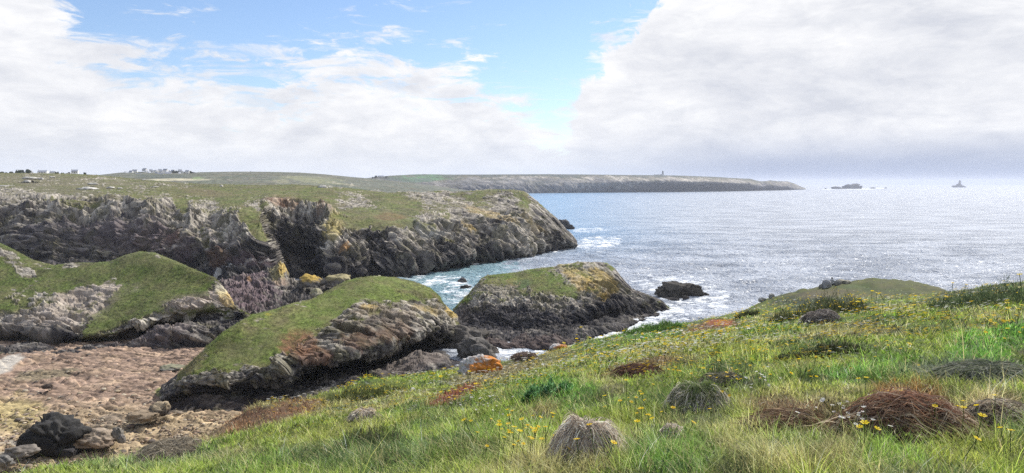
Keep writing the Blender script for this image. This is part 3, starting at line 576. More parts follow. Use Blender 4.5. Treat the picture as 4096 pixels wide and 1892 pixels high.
# ------------------------------------------------------------------ sea
rock_foam = []   # (x, y, radius, strength)
def fpx(u, v, r, s=1.): p = w_atz(u, v, 0); rock_foam.append((p[0], p[1], r, s))
shore = np.concatenate([w_atz(*np.array(Bw)[4:].T)[:, :2], w_atz(*np.array(Ew)[2:].T)[:, :2]])
def densify(a, step=2.):
    out = []
    for p, q in zip(a[:-1], a[1:]):
        n = max(1, int(np.linalg.norm(q-p)/step)); out += [p+(q-p)*k/n for k in range(n)]
    return np.array(out)
shB = densify(w_atz(*np.array(Bw)[5:].T)[:, :2]); shE = densify(w_atz(*np.array(Ew)[2:].T)[:, :2]); shA = densify(w_atz(*np.array(A2w)[1:].T)[:, :2], 12)
azs = np.concatenate([np.linspace(-PI, -.80, 40, endpoint=False), np.linspace(-.80, .80, 1000), np.linspace(.80, PI, 41)[1:]])
rs = np.concatenate([np.geomspace(20, 170, 12, endpoint=False), np.geomspace(170, 800, 640, endpoint=False), np.geomspace(800, 34000, 140)])
ra, aa = np.meshgrid(rs, azs, indexing='ij'); x = (ra*np.sin(aa)).ravel(); y = (ra*np.cos(aa)).ravel()
P = np.stack([x, y, np.zeros_like(x)], -1); U, V = to_px(P)
def mind(pts, x, y, cap):
    d = np.full(len(x), cap, np.float32)
    for p in pts: d = np.minimum(d, np.hypot(x-p[0], y-p[1]))
    return d
near = (ra.ravel() > 150) & (ra.ravel() < 900) & (np.abs(aa.ravel()) < .8)
foam = np.zeros(len(x)); idx = np.where(near)[0]
dB = mind(shB, x[idx], y[idx], 99.); dE = mind(shE, x[idx], y[idx], 99.)
fn = fbm(P[idx]/7., 4, 90); fn2 = fbm(P[idx]/np.array([9., 3., 1.])/1.2, 3, 91)
fo = np.exp(-np.maximum(dB-1., 0)/5.)*.9+np.exp(-np.maximum(dE-1, 0)/10.)*.9
for u, v, ru, rv, ang, k in [(2390, 970, 110, 26, -4, .85), (2360, 920, 90, 10, 0, .75), (2400, 1000, 70, 14, -8, .5), (2740, 1170, 190, 60, 12, .8), (2640, 1235, 130, 50, 20, .75), (2800, 1225, 130, 40, 0, .6), (2560, 1310, 80, 20, -20, .7), (2500, 1345, 60, 14, -20, .8), (2700, 1290, 90, 22, 0, .4),
                            (1840, 1160, 90, 40, -10, .8), (1760, 1120, 90, 16, -10, .8), (1880, 1120, 70, 16, -10, .6), (1760, 1085, 30, 8, -10, .95), (1670, 1110, 60, 8, -8, .7), (2060, 1045, 40, 6, -10, .6), (2240, 1002, 40, 6, -10, .7), (2080, 1415, 110, 16, -4, .6), (2020, 1425, 40, 10, 0, .9), (1820, 1200, 60, 40, 0, .55), (2560, 1130, 60, 20, 30, .5)]:
    fo = np.maximum(fo, blobw(U[idx], V[idx], (u, v, ru, rv, ang), fn*.45)*k*(.75+.6*fn2))
foam[idx] = fo
far_i = np.where((ra.ravel() >= 2500) & (ra.ravel() < 9000) & (np.abs(aa.ravel()) < .6))[0]
dA = mind(shA, x[far_i], y[far_i], 500.); foam[far_i] = np.exp(-dA/30.)*.9
for u, v, ru, rv in [(3430, 756, 90, 2.2), (3520, 753, 40, 1.5), (3860, 750, 60, 1.6), (3310, 757, 30, 1.5)]:
    foam[far_i] = np.maximum(foam[far_i], .9*np.exp(-((U[far_i]-u)/ru)**2-((V[far_i]-v)/rv)**2))
turq = np.zeros(len(x)); turq[idx] = np.maximum(blobw(U[idx], V[idx], (1820, 1150, 260, 120, -20), fn*.5), .6*blobw(U[idx], V[idx], (1760, 1090, 260, 40, -10), fn*.5))
blue = np.zeros(len(x)); blue[:] = np.exp(-((aa.ravel()-.05)/.14)**2)*sstep(ra.ravel(), 350, 700)
# swell: real relief on the nearer water
hs = np.zeros(len(x)); hs[idx] = (fbm(P[idx]/np.array([24., 10., 1.]), 5, 95, gain=.66)*2.0)*np.clip(1-(ra.ravel()[idx]-500)/500, .2, 1)
rr0 = ra.ravel()[idx]
hs[idx] += (ridged(P[idx]/np.array([7.5, 2.7, 1.])+.35*fbm(P[idx]/6., 2, 97)[:, None], 3, 96, gain=.55)-.55)*.62*sstep(-rr0, -850, -450)*np.clip(1.15-foam[idx], .35, 1)
P[:, 2] = hs
M_SEA, b = new_mat('sea_water')
tcn = b.n('ShaderNodeTexCoord'); ob = tcn.outputs['Object']
v1 = b.vmap(ob, (.45, 1.0, 1), (0, 0, .12)); v2 = b.vmap(ob, (.6, 1.0, 1), (0, 0, -.3))
w1 = b.noise(v1, .22, 5, .62, .25); w2 = b.noise(v2, .9, 4, .6, .2); w3 = b.noise(v1, .035, 4, .5, .2)
h = b.m('ADD', b.m('MULTIPLY', b.m('POWER', w1, 2.2), 1.5), b.m('MULTIPLY', w2, .5)); h = b.m('ADD', h, b.m('MULTIPLY', w3, 1.5))
fa = b.n('ShaderNodeAttribute', attribute_name='foam').outputs['Fac']; ta = b.n('ShaderNodeAttribute', attribute_name='turquoise').outputs['Fac']; ba = b.n('ShaderNodeAttribute', attribute_name='blue').outputs['Fac']
fn_ = b.noise(b.vmap(ob, (.45, 1, 1), (0, 0, .2)), .30, 9, .74, 1.1); fn3 = b.noise(b.vmap(ob, (.25, 1, 1), (0, 0, .2)), .06, 7, .72, .8)
foam_f = b.rng(b.m('ADD', fa, b.m('MULTIPLY', b.m('SUBTRACT', fn_, .5), 2.0)), .46, .74)
caps = b.rng(b.m('ADD', b.noise(v1, .16, 8, .75, .3), b.m('MULTIPLY', b.m('SUBTRACT', fn3, .5), .35)), .61, .69)
foam_f = b.m('MAXIMUM', foam_f, b.m('MULTIPLY', caps, .55))
dcol = b.mix(b.rng(w3, .35, .65), (.28, .31, .36, 1), (.52, .555, .61, 1))  # base colour lightened to stand in for bright sky reflected on the water
dcol = b.mix(b.m('MULTIPLY', ba, .8), dcol, (.16, .32, .50, 1))
dcol = b.mix(b.m('MULTIPLY', ta, .7), dcol, (.13, .29, .32, 1))
wcol = b.mix(foam_f, dcol, (.80, .83, .85, 1))
p = b.n('ShaderNodeBsdfPrincipled'); b.l(wcol, p.inputs['Base Color'])
b.l(b.m('MULTIPLY_ADD', foam_f, .6, .22), p.inputs['Roughness']); p.inputs['IOR'].default_value = 1.34
bp = b.n('ShaderNodeBump'); bp.inputs['Strength'].default_value = 1.0; bp.inputs['Distance'].default_value = 2.4; b.l(h, bp.inputs['Height']); b.l(bp.outputs[0], p.inputs['Normal'])
finish(b, p.outputs[0])
nr, nc = len(rs), len(azs)
# close the ring behind the camera
q = grid_faces(nr, nc, True)
sea = link('sea', np_mesh('sea', P, [q], None, True, {'foam': foam, 'turquoise': turq, 'blue': blue}), M_SEA); tag(sea, kind='structure')

# ------------------------------------------------------------------ near slope
sil = [(-700, 2150, 9), (-300, 1990, 11), (0, 1895, 14), (200, 1872, 15.5), (417, 1858, 17), (625, 1825, 18), (800, 1760, 19), (900, 1690, 21), (1000, 1645, 22.5), (1164, 1612, 24), (1246, 1600, 25), (1301, 1584, 26), (1399, 1546, 28), (1465, 1530, 29), (1628, 1517, 31), (1737, 1498, 34), (1840, 1475, 36), (1960, 1470, 38), (2026, 1441, 40), (2119, 1428, 42), (2189, 1413, 44),
       (2259, 1391, 46), (2329, 1367, 48), (2422, 1349, 52), (2492, 1329, 54), (2585, 1313, 57), (2687, 1302, 60), (2800, 1284, 66), (2885, 1263, 72), (2977, 1237, 78), (3033, 1217, 82), (3083, 1194, 85), (3189, 1166, 88), (3295, 1148, 92), (3401, 1131, 97), (3507, 1123, 100), (3613, 1125, 100), (3720, 1143, 98), (3811, 1168, 92)]
inn = [(4096, 1892, 4.2), (3400, 1892, 4.2), (2800, 1892, 4.4), (2200, 1892, 4.8), (1600, 1892, 6.2), (1000, 1892, 8.6), (500, 1892, 12.5), (4700, 1892, 4.1), (5400, 1892, 4.0),
       (4096, 1600, 6.7), (3700, 1600, 6.7), (3200, 1600, 7.1), (2800, 1600, 7.9), (2200, 1600, 10.2), (1800, 1620, 13.5), (1500, 1680, 13.5), (1200, 1720, 14.5), (800, 1830, 15), (4700, 1600, 6.5), (5400, 1600, 6.3),
       (4096, 1400, 10.5), (3700, 1400, 11.), (3200, 1400, 13.), (2800, 1420, 15.5), (2400, 1460, 19), (2000, 1540, 20), (4700, 1400, 10), (5400, 1400, 9.5),
       (4096, 1250, 19.5), (3800, 1260, 21), (3500, 1270, 25), (3150, 1290, 31), (2800, 1340, 34), (2500, 1390, 34), (4700, 1250, 17), (5400, 1250, 15),
       (3300, 1220, 50), (3600, 1200, 55), (3500, 1150, 82), (3200, 1200, 64), (3750, 1185, 60), (3720, 1215, 36),
       (4096, 1131, 46), (4002, 1141, 46), (3896, 1159, 46), (4096, 1180, 30), (3950, 1195, 30), (3840, 1200, 35), (4400, 1115, 45), (4900, 1090, 45), (5600, 1080, 45)]
K = []
def addk(az_, r_, H): K.append((az_, math.log(r_), math.log(H)))
for u, v, Yd in inn:
    p = w_from(u, v, Yd); addk(math.atan2(p[0], p[1]), math.hypot(p[0], p[1]), CAMZ-p[2])
for i, (u, v, Yd) in enumerate(sil):
    p = w_from(u, v, Yd); r = math.hypot(p[0], p[1]); H = CAMZ-p[2]; a = math.atan2(p[0], p[1])
    addk(a, r, H); addk(a, r*1.18, H*1.18*1.16)
    if i % 2 == 0: addk(a, r*.88, H*.88*1.03)
    addk(a, r*1.6, max(H*2.6, 24)); addk(a, max(r*2.4, 75), 47); addk(a, max(r*4, 150), 51)
for u, v, Yd in [(3896, 1159, 46), (4002, 1141, 46), (4096, 1131, 46), (4400, 1115, 45), (4900, 1090, 45), (5600, 1080, 45)]:
    p = w_from(u, v, Yd); r = math.hypot(p[0], p[1]); H = CAMZ-p[2]; a = math.atan2(p[0], p[1])
    addk(a, r*1.3, H*1.6); addk(a, r*2.2, 22); addk(a, r*4, 45)
for a in (-PI, -2.6, -2.1, -1.6, 1.3, 1.6, 2.1, 2.6, PI):
    for r in (1.5, 4, 10, 30, 80, 200): addk(a, r, 1.62+.012*r)
for a in (-1.2, -.9): 
    for r, H in ((1.5, 1.65), (4, 2.2), (8, 4), (20, 14), (60, 40), (150, 50)): addk(a, r, H)
for a in (-.5, 0, .5, .9): addk(a, .6, 1.62); addk(a, 1.6, 1.62)
K = np.array(K)
def rbf_fit(K):
    A = K[:, :2]*np.array([1.6, 1.0]); n = len(A)
    d = np.linalg.norm(A[:, None]-A[None], axis=2)
    Mx = np.where(d > 0, d*d*np.log(d+1e-12), 0)+np.eye(n)*.004
    Q = np.hstack([np.ones((n, 1)), A]); L = np.vstack([np.hstack([Mx, Q]), np.hstack([Q.T, np.zeros((3, 3))])])
    return A, np.linalg.solve(L, np.concatenate([K[:, 2], np.zeros(3)]))
RA, RW = rbf_fit(K)
def slope_z(x, y):
    x = np.asarray(x, float).ravel(); y = np.asarray(y, float).ravel()
    q = np.stack([np.arctan2(x, y)*1.6, np.log(np.hypot(x, y)+1e-6)], -1); out = np.empty(len(x))
    for s in range(0, len(x), 20000):
        qq = q[s:s+20000]; d2 = ((qq[:, None]-RA[None])**2).sum(2)
        out[s:s+20000] = (.5*d2*np.log(d2+1e-12))@RW[:-3]+RW[-3]+qq@RW[-2:]
    H = np.minimum(np.exp(np.minimum(out, 5)), 52)
    r = np.hypot(x, y); P = np.stack([x, y, np.zeros_like(x)], -1)
    k = np.clip(r/12, .15, 1)*(1+sstep(r, 55, 90)*1.2)
    bumps = fbm(P/2.2, 4, 131)*.17*k+fbm(P/7., 3, 133)*.17*k+fbm(P/.8, 2, 135)*.05*np.clip(r/5, .2, 1)
    return CAMZ-H+bumps
def w_slope(u, v, r0=3., r1=130.):
    """where the sight line of a photo pixel meets the near slope"""
    rr = np.geomspace(r0, r1, 500); p = w_from(np.full(500, u), np.full(500, v), rr)
    z = slope_z(p[:, 0], p[:, 1]); hit = np.where(z >= p[:, 2])[0]
    i = hit[0] if len(hit) else int(np.argmax(z-p[:, 2]))
    return np.array([p[i, 0], p[i, 1], z[i]])
GREEN = np.array([.150, .250, .034]); OLIVE = np.array([.25, .28, .060]); DKG = np.array([.050, .075, .028]); STRAW = np.array([.46, .40, .19]); VIV = np.array([.12, .26, .045])
BRN = np.array([.15, .095, .055]); RED = np.array([.30, .11, .06]); ORG = np.array([.48, .14, .04]); YG = np.array([.24, .27, .05]); TAN = np.array([.24, .19, .115])
patches = [(2350, 1620, 90, 26, -10, DKG*1.3, .8), (1700, 1700, 150, 30, -14, DKG*1.6, .6), (2950, 1480, 150, 20, -5, DKG*1.5, .7), (1250, 1820, 120, 30, -10, DKG*1.6, .6), (2150, 1660, 90, 24, -10, BRN*1.2, .6), (1900, 1800, 140, 50, 0, DKG*1.4, .6), (3700, 1330, 200, 20, -4, DKG*1.5, .7), (2450, 1560, 60, 30, 0, TAN, .6), (900, 1830, 160, 26, -8, TAN, .5), (3800, 1600, 160, 26, 6, DKG*1.6, .6), (1010, 1680, 330, 42, -14, RUST*1.15, .9), (760, 1770, 150, 30, -20, TAN*1.2, .7), (1820, 1580, 110, 20, -20, RED*.9, 1.), (2880, 1292, 62, 14, 0, ORG, 1.), (2790, 1312, 110, 16, -5, RED*.8, .8), (2560, 1478, 140, 30, -14, BRN, .85), (2720, 1440, 120, 22, -4, BRN, .6),
 (3120, 1640, 170, 40, 5, BRN*.9, .9), (3480, 1690, 420, 70, 4, BRN*.8, .8), (3640, 1590, 180, 50, 10, RED*.7, .7), (3980, 1640, 160, 60, 0, TAN, .8), (3290, 1215, 190, 40, 4, DKG, .95), (3950, 1170, 260, 40, -8, DKG*1.3, .8), (3300, 1395, 230, 26, 0, DKG*1.2, .8),
 (2230, 1570, 170, 60, 0, VIV*.85, .7), (3980, 1380, 240, 70, -14, VIV, .9), (3550, 1480, 220, 50, -8, VIV*.8, .7), (2620, 1330, 150, 26, -8, VIV*.8, .8), (1480, 1850, 260, 70, 0, DKG*1.4, .7), (2680, 1800, 180, 90, 0, VIV*.8, .6), (3900, 1840, 260, 60, 0, YG, .7), (3560, 1850, 160, 60, 0, VIV, .5),
 (3330, 1840, 120, 60, 0, TAN, .6), (1960, 1500, 180, 30, -10, TAN*1.1, .7), (2150, 1440, 160, 26, -10, TAN, .6), (1450, 1560, 200, 22, -8, OLIVE*.9, .6), (3500, 1150, 400, 40, 0, np.array([.17, .165, .065]), .6), (3300, 1175, 120, 16, -6, TAN, .6), (3560, 1165, 110, 14, 4, DKG*1.6, .5), (3420, 1145, 90, 8, 0, VIV*.8, .4), (3400, 1330, 200, 30, 0, TAN*.8, .5), (3850, 1500, 260, 40, 5, np.array([.13, .145, .10]), .8),
 (2000, 1720, 200, 60, 0, GREEN*.9, .4), (1300, 1740, 200, 60, -10, OLIVE*.9, .6), (600, 1850, 300, 40, -5, np.array([.14, .19, .07]), .7), (3180, 1780, 140, 60, 0, DKG*1.5, .5), (2900, 1400, 250, 40, 0, OLIVE*.85, .5), (3100, 1330, 160, 30, 0, VIV*.7, .5), (2780, 1640, 160, 90, 0, DKG*1.6, .6)]
def slope_col(P):
    U, V = to_px(P)
    r = np.hypot(P[:, 0], P[:, 1]); sc = np.clip(r/10, .5, 5)[:, None]
    n1 = fbm(P/1.9, 4, 141); n2 = fbm(P/.45, 3, 142); n4 = fbm(P/7, 3, 144)
    t = np.clip(.5+.9*n1+.3*n4, 0, 1)[:, None]; c = GREEN*(1-t)+OLIVE*t
    w = sstep(n2*.8+n4*.9, .10, .42)[:, None]*.6; c = c*(1-w)+TAN*1.3*w
    w = sstep(-n1+n2*.8, .12, .42)[:, None]*.85; c = c*(1-w)+DKG*1.2*w
    for u, v, ru, rv, an, cc, k in patches:
        w = (blobw(U, V, (u, v, ru, rv, an), n1*.35+n2*.35)*k)[:, None]; c = c*(1-w)+np.asarray(cc)*(1+.3*n2)[:, None]*w
    return c
azs = np.concatenate([np.linspace(-PI, -.72, 50, endpoint=False), np.linspace(-.72, .72, 620), np.linspace(.72, PI, 61)[1:]])
rs = np.concatenate([[.02, .3], np.geomspace(.8, 230, 340)])
ra, aa = np.meshgrid(rs, azs, indexing='ij'); x = (ra*np.sin(aa)).ravel(); y = (ra*np.cos(aa)).ravel()
P = np.stack([x, y, slope_z(x, y)], -1)
c = slope_col(P)*.38  # ground colour darkened to paint the shade in gaps between blades
# bare cliff below the turf edge
stp = np.gradient(P[:, 2].reshape(len(rs), -1), axis=0)/np.gradient(ra, axis=0)
rk = sstep(-stp.ravel(), .75, 1.3)[:, None]; c = c*(1-rk)+MID*.7*rk
slope = link('near_slope', np_mesh('near_slope', P, [grid_faces(len(rs), len(azs), True)], c), M_SOIL); tag(slope, kind='structure')

# ------------------------------------------------------------------ blades
def blades(P, L, Wd, lean, ang, cols, tipc=None, droop=.6, nseg=2):
    """curved tapering ribbons; P roots, L length, Wd width, lean outward amount, ang heading"""
    n = len(P); hx = np.cos(ang); hy = np.sin(ang); side_a = ang+PI/2+RNG.uniform(-.7, .7, n); sx = np.cos(side_a); sy = np.sin(side_a)
    ts = np.linspace(0, 1, nseg+1); V = np.empty((n, 2*nseg+1, 3), np.float32); Cc = np.empty((n, 2*nseg+1, 3), np.float32)
    tip = cols*1.25 if tipc is None else tipc
    for i, t in enumerate(ts):
        out = lean*(t+droop*t*t)*.7; up = np.sqrt(np.clip(1-np.minimum(lean, .98)**2*.6, .1, 1))*(t-droop*.55*lean*t*t)
        cx = P[:, 0]+hx*out*L; cy = P[:, 1]+hy*out*L; cz = P[:, 2]+up*L
        wv = Wd*(1-t)**.6*.5 if i < nseg else 0*Wd
        cc = cols*(.62+.38*t)+(tip-cols)*(t*t) if False else cols*(1-t)+tip*t
        if i < nseg:
            V[:, 2*i] = np.stack([cx-sx*wv, cy-sy*wv, cz], -1); V[:, 2*i+1] = np.stack([cx+sx*wv, cy+sy*wv, cz], -1)
            Cc[:, 2*i] = cc; Cc[:, 2*i+1] = cc
        else: V[:, 2*i] = np.stack([cx, cy, cz], -1); Cc[:, 2*i] = cc
    base = np.arange(n)[:, None]*(2*nseg+1); fs = []
    for i in range(nseg-1): fs.append(np.stack([base[:, 0]+2*i, base[:, 0]+2*i+1, base[:, 0]+2*i+3, base[:, 0]+2*i+2], -1))
    i = nseg-1; tri = np.stack([base[:, 0]+2*i, base[:, 0]+2*i+1, base[:, 0]+2*i+2], -1)
    return V.reshape(-1, 3), fs, tri, Cc.reshape(-1, 3)
def blade_mesh(name, *a, **k):
    V, fs, tri, cc = blades(*a, **k)
    return np_mesh(name, V, fs+[tri], cc, False)
for nm_, P_, c_, (n_, L_, w_) in TUFTS:
    q_ = fbm(P_/1.3, 3, 170)
    o = link('turf_tufts', blade_mesh('turf_tufts', P_, L_*RNG.uniform(.4, 1.5, n_)*(1+1.1*q_), w_*RNG.uniform(.5, 1.4, n_), RNG.uniform(.2, 1, n_), RNG.uniform(0, 6.3, n_), c_*RNG.uniform(.8, 2.1, (n_, 1))*(1+.5*q_)[:, None], nseg=2), M_BLADE); tag(o, kind='stuff')
TM = [(2345, 1730, 150, 125), (2795, 1575, 125, 90), (1460, 1655, 65, 26), (2890, 1510, 100, 34), (2690, 1722, 58, 36), (3290, 1268, 75, 28), (3620, 1645, 230, 90), (3150, 1672, 140, 30), (4010, 1672, 150, 48), (700, 1795, 130, 30), (2560, 1490, 115, 26), (3960, 1490, 180, 38), (2100, 1426, 55, 18)]
def tmask(U, V, low=0.):
    k = np.zeros(len(U), bool)
    for u, v, ru, rv in TM: k |= ((U-u)/(ru*.74))**2+((V-v-rv*(.28+low*.4))/(rv*(.56+low*.5)))**2 < 1
    return k
N1 = 460000
# more roots near the camera, thinning outward; drawn evenly in angle and log distance
az_s = RNG.uniform(-.66, .66, N1); lr = RNG.uniform(math.log(3.0), math.log(105), N1)
r_ = np.exp(lr); x = r_*np.sin(az_s); y = r_*np.cos(az_s)
nt = N1//16; ti = RNG.integers(0, nt, N1); ti = np.where(RNG.random(N1) < .62, ti, -1)
ta = RNG.uniform(-.66, .66, nt); tr_ = np.exp(RNG.uniform(math.log(3.0), math.log(105), nt)); trad = np.clip(tr_*.011, .03, .4)*RNG.uniform(.5, 1.5, nt)
tcx = tr_*np.sin(ta); tcy = tr_*np.cos(ta); tval = RNG.uniform(.6, 1.45, nt); thgt = RNG.uniform(.55, 1.7, nt); tdry = RNG.random(nt) < .10
off = RNG.normal(size=(N1, 2))*.5; it = ti >= 0
x = np.where(it, tcx[ti]+off[:, 0]*trad[ti], x); y = np.where(it, tcy[ti]+off[:, 1]*trad[ti], y); r_ = np.hypot(x, y)
tang = np.arctan2(off[:, 1], off[:, 0])
zz = slope_z(x, y); P = np.stack([x, y, zz], -1); U, V = to_px(P)
keep = (~tmask(U, V)) & (V > 1090) & (V < 2250) & (U > -250) & (U < 4350) & (zz > 28)
P = P[keep]; r_ = r_[keep]; U = U[keep]; V = V[keep]; n = len(P); it = it[keep]; ti = ti[keep]; tang = tang[keep]
c = slope_col(P); n1 = fbm(P/.9, 3, 151); n2 = fbm(P/.25, 2, 152)
isdry = (RNG.random(n) < .07+.10*sstep(n1, .1, .5)) | (it & tdry[ti] & (RNG.random(n) < .7)); c = c*np.where(it, tval[ti], .85)[:, None]
c = np.where(isdry[:, None], STRAW*RNG.uniform(.6, 1.25, (n, 1)), c)*RNG.uniform(.4, 1.75, (n, 1))*(1+1.0*n2)[:, None]*1.58
L = (.055+.125*sstep(n1, -.25, .4)+.04*n2)*RNG.uniform(.6, 1.35, n)*np.clip(1.0-(r_-40)/130, .45, 1)
L = L*np.where(it, thgt[ti], .8); L = np.where(tmask(U, V, 1.), L*.45, L); tall = RNG.random(n) < .02; L = np.where(tall, L*1.8, L)
# short turf where the photo shows bare or mossy ground
for u, v, ru, rv, an, k in [(1820, 1580, 120, 26, -20, .8), (2880, 1300, 130, 26, 0, .7), (1010, 1680, 330, 42, -14, .35), (3500, 1150, 420, 50, 0, .35), (1960, 1500, 200, 36, -10, .35)]:
    L *= 1-k*blobw(U, V, (u, v, ru, rv, an), n1*.3)
Wd = np.clip(.0042*np.clip(r_/6, 1, 12), .003, .055)*RNG.uniform(.7, 1.3, n)
wind = 2.9+.9*n1
ang = wind+RNG.normal(0, 2.0, n)+2.5*fbm(P/.35, 2, 157); ang = np.where(it, tang+RNG.normal(0, .5, n), ang)
me = blade_mesh('grass', P, L, Wd, RNG.uniform(.25, .95, n), ang, c, nseg=2)
grass = link('grass', me, M_BLADE); tag(grass, kind='stuff')
# the same turf to both sides of the view and underfoot
N3 = 110000; sgn = RNG.choice([-1, 1], N3); a3 = np.where(RNG.random(N3) < .8, sgn*RNG.uniform(.60, 1.75, N3), RNG.uniform(-PI, PI, N3)); r3 = np.exp(RNG.uniform(math.log(.9), math.log(45), N3))
P = np.stack([r3*np.sin(a3), r3*np.cos(a3), slope_z(r3*np.sin(a3), r3*np.cos(a3))], -1); kk = (P[:, 2] > 26) & ~((np.abs(a3) < .62) & (r3 > 3)); P = P[kk]; r3 = r3[kk]; n = len(P); n1 = fbm(P/.9, 3, 151)
c = slope_col(P)*RNG.uniform(.5, 2.0, (n, 1)); L3 = np.minimum((.055+.125*sstep(n1, -.25, .4))*RNG.uniform(.6, 1.4, n)*np.clip(r3/6, .8, 2), .42)
o = link('side_grass', blade_mesh('side_grass', P, L3, .0055*np.clip(r3/4, .8, 8), RNG.uniform(.25, .95, n), RNG.uniform(0, 6.3, n), c, nseg=2), M_BLADE); tag(o, kind='stuff')
# shaggy long leaves close by
N2 = 15000
az_s = RNG.uniform(-.62, .62, N2); r_ = np.exp(RNG.uniform(math.log(3.), math.log(14), N2)); x = r_*np.sin(az_s); y = r_*np.cos(az_s)
P = np.stack([x, y, slope_z(x, y)], -1); n1 = fbm(P/.7, 3, 161); U, V = to_px(P); k_ = (n1 > .02) & ~tmask(U, V, 1.); P = P[k_]; r_ = r_[k_]; n = len(P)
c = slope_col(P); dry = RNG.random(n) < .25; c = np.where(dry[:, None], STRAW*RNG.uniform(.6, 1.2, (n, 1)), c*RNG.uniform(1.0, 2.1, (n, 1)))
me = blade_mesh('long_grass', P, RNG.uniform(.12, .32, n), .0036*np.clip(r_/5, 1, 3)*RNG.uniform(.7, 1.4, n), RNG.uniform(.5, 1.0, n), 2.8+RNG.normal(0, 1.1, n), c, droop=1., nseg=4)
lg = link('long_grass', me, M_BLADE); tag(lg, kind='stuff')

# tussocks: heaps of long leaves spilling from a crown
def ribbons(path, Wd, cols, tipk=1.2):
    """path (n, k, 3) centre lines -> flat ribbons tapering to the tip"""
    n, k, _ = path.shape; d = np.gradient(path, axis=1); d /= np.linalg.norm(d, axis=2, keepdims=True)+1e-9
    up = RNG.normal(size=(n, 1, 3))*.5+np.array([0, 0, .3])+np.array([0, -1., 0]); sd_ = np.cross(d, up); sd_ /= np.linalg.norm(sd_, axis=2, keepdims=True)+1e-9
    t = np.linspace(0, 1, k)[None, :, None]; w = Wd[:, None, None]*.5*(1-t**3*.85)
    V = np.stack([path-sd_*w, path+sd_*w], 2).reshape(n, 2*k, 3); cc = np.repeat(cols[:, None]*(1+(tipk-1)*t), 2, 1)
    b0 = np.arange(n)[:, None]*2*k+2*np.arange(k-1)[None]; q = np.stack([b0, b0+1, b0+3, b0+2], -1).reshape(-1, 4)
    return V.reshape(-1, 3), q, cc.reshape(-1, 3)
def tussock(u, v, wpx, hpx, cols, n, label, cat='grass tussock', name='dry_tussock', stiff=.4, swirl=.55, wd=1., dep=.8, top=None, seed=0, pw=2.7, messy=.09):
    """a heap of long leaves draped over a dome; wpx, hpx its width and height seen from the path"""
    p = w_slope(u, v); r = np.linalg.norm(p[:2]); R = wpx*r/F/2; H = hpx*r/F*(.62 if r < 9 else .6)
    t = empty(name, p)
    lump = lambda x, y: 1+.26*fbm(np.stack([x/R*1.6+u, y/R*1.6, x*0+seed], -1), 3, 7)
    def dome(x, y):
        q = np.hypot(x/R, y/(R*dep))*(1+.25*fbm(np.stack([np.arctan2(y, x)*1.2, x*0+u, x*0], -1), 2, 3)); return H*np.maximum(1-q**pw, -.2)*lump(x, y)
    a = RNG.uniform(0, 2*PI, n); r0 = np.sqrt(RNG.random(n))*.92*RNG.random(n)**.25; ln = RNG.uniform(.25, .62, n)*(1 if stiff > .3 else .7); K_ = 6
    tt = np.linspace(0, 1, K_)[None]; hd = a+RNG.normal(0, swirl, n)+.9*fbm(np.stack([np.cos(a)*r0*2+u, np.sin(a)*r0*2, a*0], -1), 2, 5); loose = (RNG.random(n) < .10)*RNG.uniform(.3, 1.3, n)
    x = R*r0[:, None]*np.cos(a)[:, None]+R*ln[:, None]*tt*np.cos(hd[:, None]+(RNG.normal(0, swirl*1.2, n)[:, None])*tt)
    y = R*dep*(r0[:, None]*np.sin(a)[:, None]+ln[:, None]*tt*np.sin(hd[:, None]+(RNG.normal(0, swirl*1.2, n)[:, None])*tt))
    z = dome(x.ravel(), y.ravel()).reshape(x.shape)+H*.32*loose[:, None]*tt**1.3+H*messy*(np.sin(tt*PI)*RNG.uniform(.2, 2.2, (n, 1))+RNG.uniform(-.4, .5, (n, 1)))
    cs = np.array(cols); c = cs[RNG.integers(0, len(cs), n)]*RNG.uniform(.55, 1.35, (n, 1))
    if top is not None:
        w = (sstep(.55-r0+RNG.normal(0, .12, n), 0, .25)*top[1])[:, None]; c = c*(1-w)+np.array(top[0])*RNG.uniform(.6, 1.4, (n, 1))*w
    Vv, q, cc = ribbons(np.stack([x, y, z], -1), np.full(n, .0055*wd*max(1, r/6.5))*RNG.uniform(.6, 1.3, n), c)
    link('leaves', np_mesh('leaves', Vv, [q], cc, False), M_BLADE, t)
    g = np.linspace(0, 1.02, 22)[:, None]; ph = np.linspace(0, 2*PI, 49)[None]
    cx = (R*g*np.cos(ph)).ravel(); cy = (R*dep*g*np.sin(ph)).ravel()
    cv_ = np.stack([cx, cy, dome(cx, cy)*.93-H*.03], -1)
    link('shade_core', np_mesh('shade_core', cv_, [grid_faces(22, 49)], np.tile(cs.mean(0)*.16, (len(cv_), 1))), M_SOIL, t)  # near-black inner dome added as painted shade between the leaves
    return tag(t, label, cat)
GRY = [(.72, .63, .52), (.56, .48, .39), (.80, .73, .62), (.34, .27, .21)]
tussock(2345, 1835, 330, 225, GRY, 2600, 'large pale grey dry tussock beside the red soil patch in the near grass', seed=1, swirl=.5)
tussock(2795, 1650, 250, 170, [(.60, .55, .46), (.44, .40, .33), (.70, .65, .55), (.18, .18, .09)], 2000, 'grey tussock with a green top and yellow flowers, right of the large pale one', top=((.15, .22, .05), .8), seed=2, messy=.10)
tussock(1460, 1672, 130, 48, GRY, 800, 'small low tan tussock near the brown edge of the slope', seed=3)
tussock(2890, 1535, 200, 60, [(.2, .19, .14), (.3, .27, .2), (.10, .12, .05)], 1000, 'dark flattened tussock behind the green topped grey tussock', seed=4, swirl=.8)
tussock(2690, 1750, 120, 70, GRY, 600, 'small brown grey tussock between the two large tussocks', seed=5, swirl=.6)
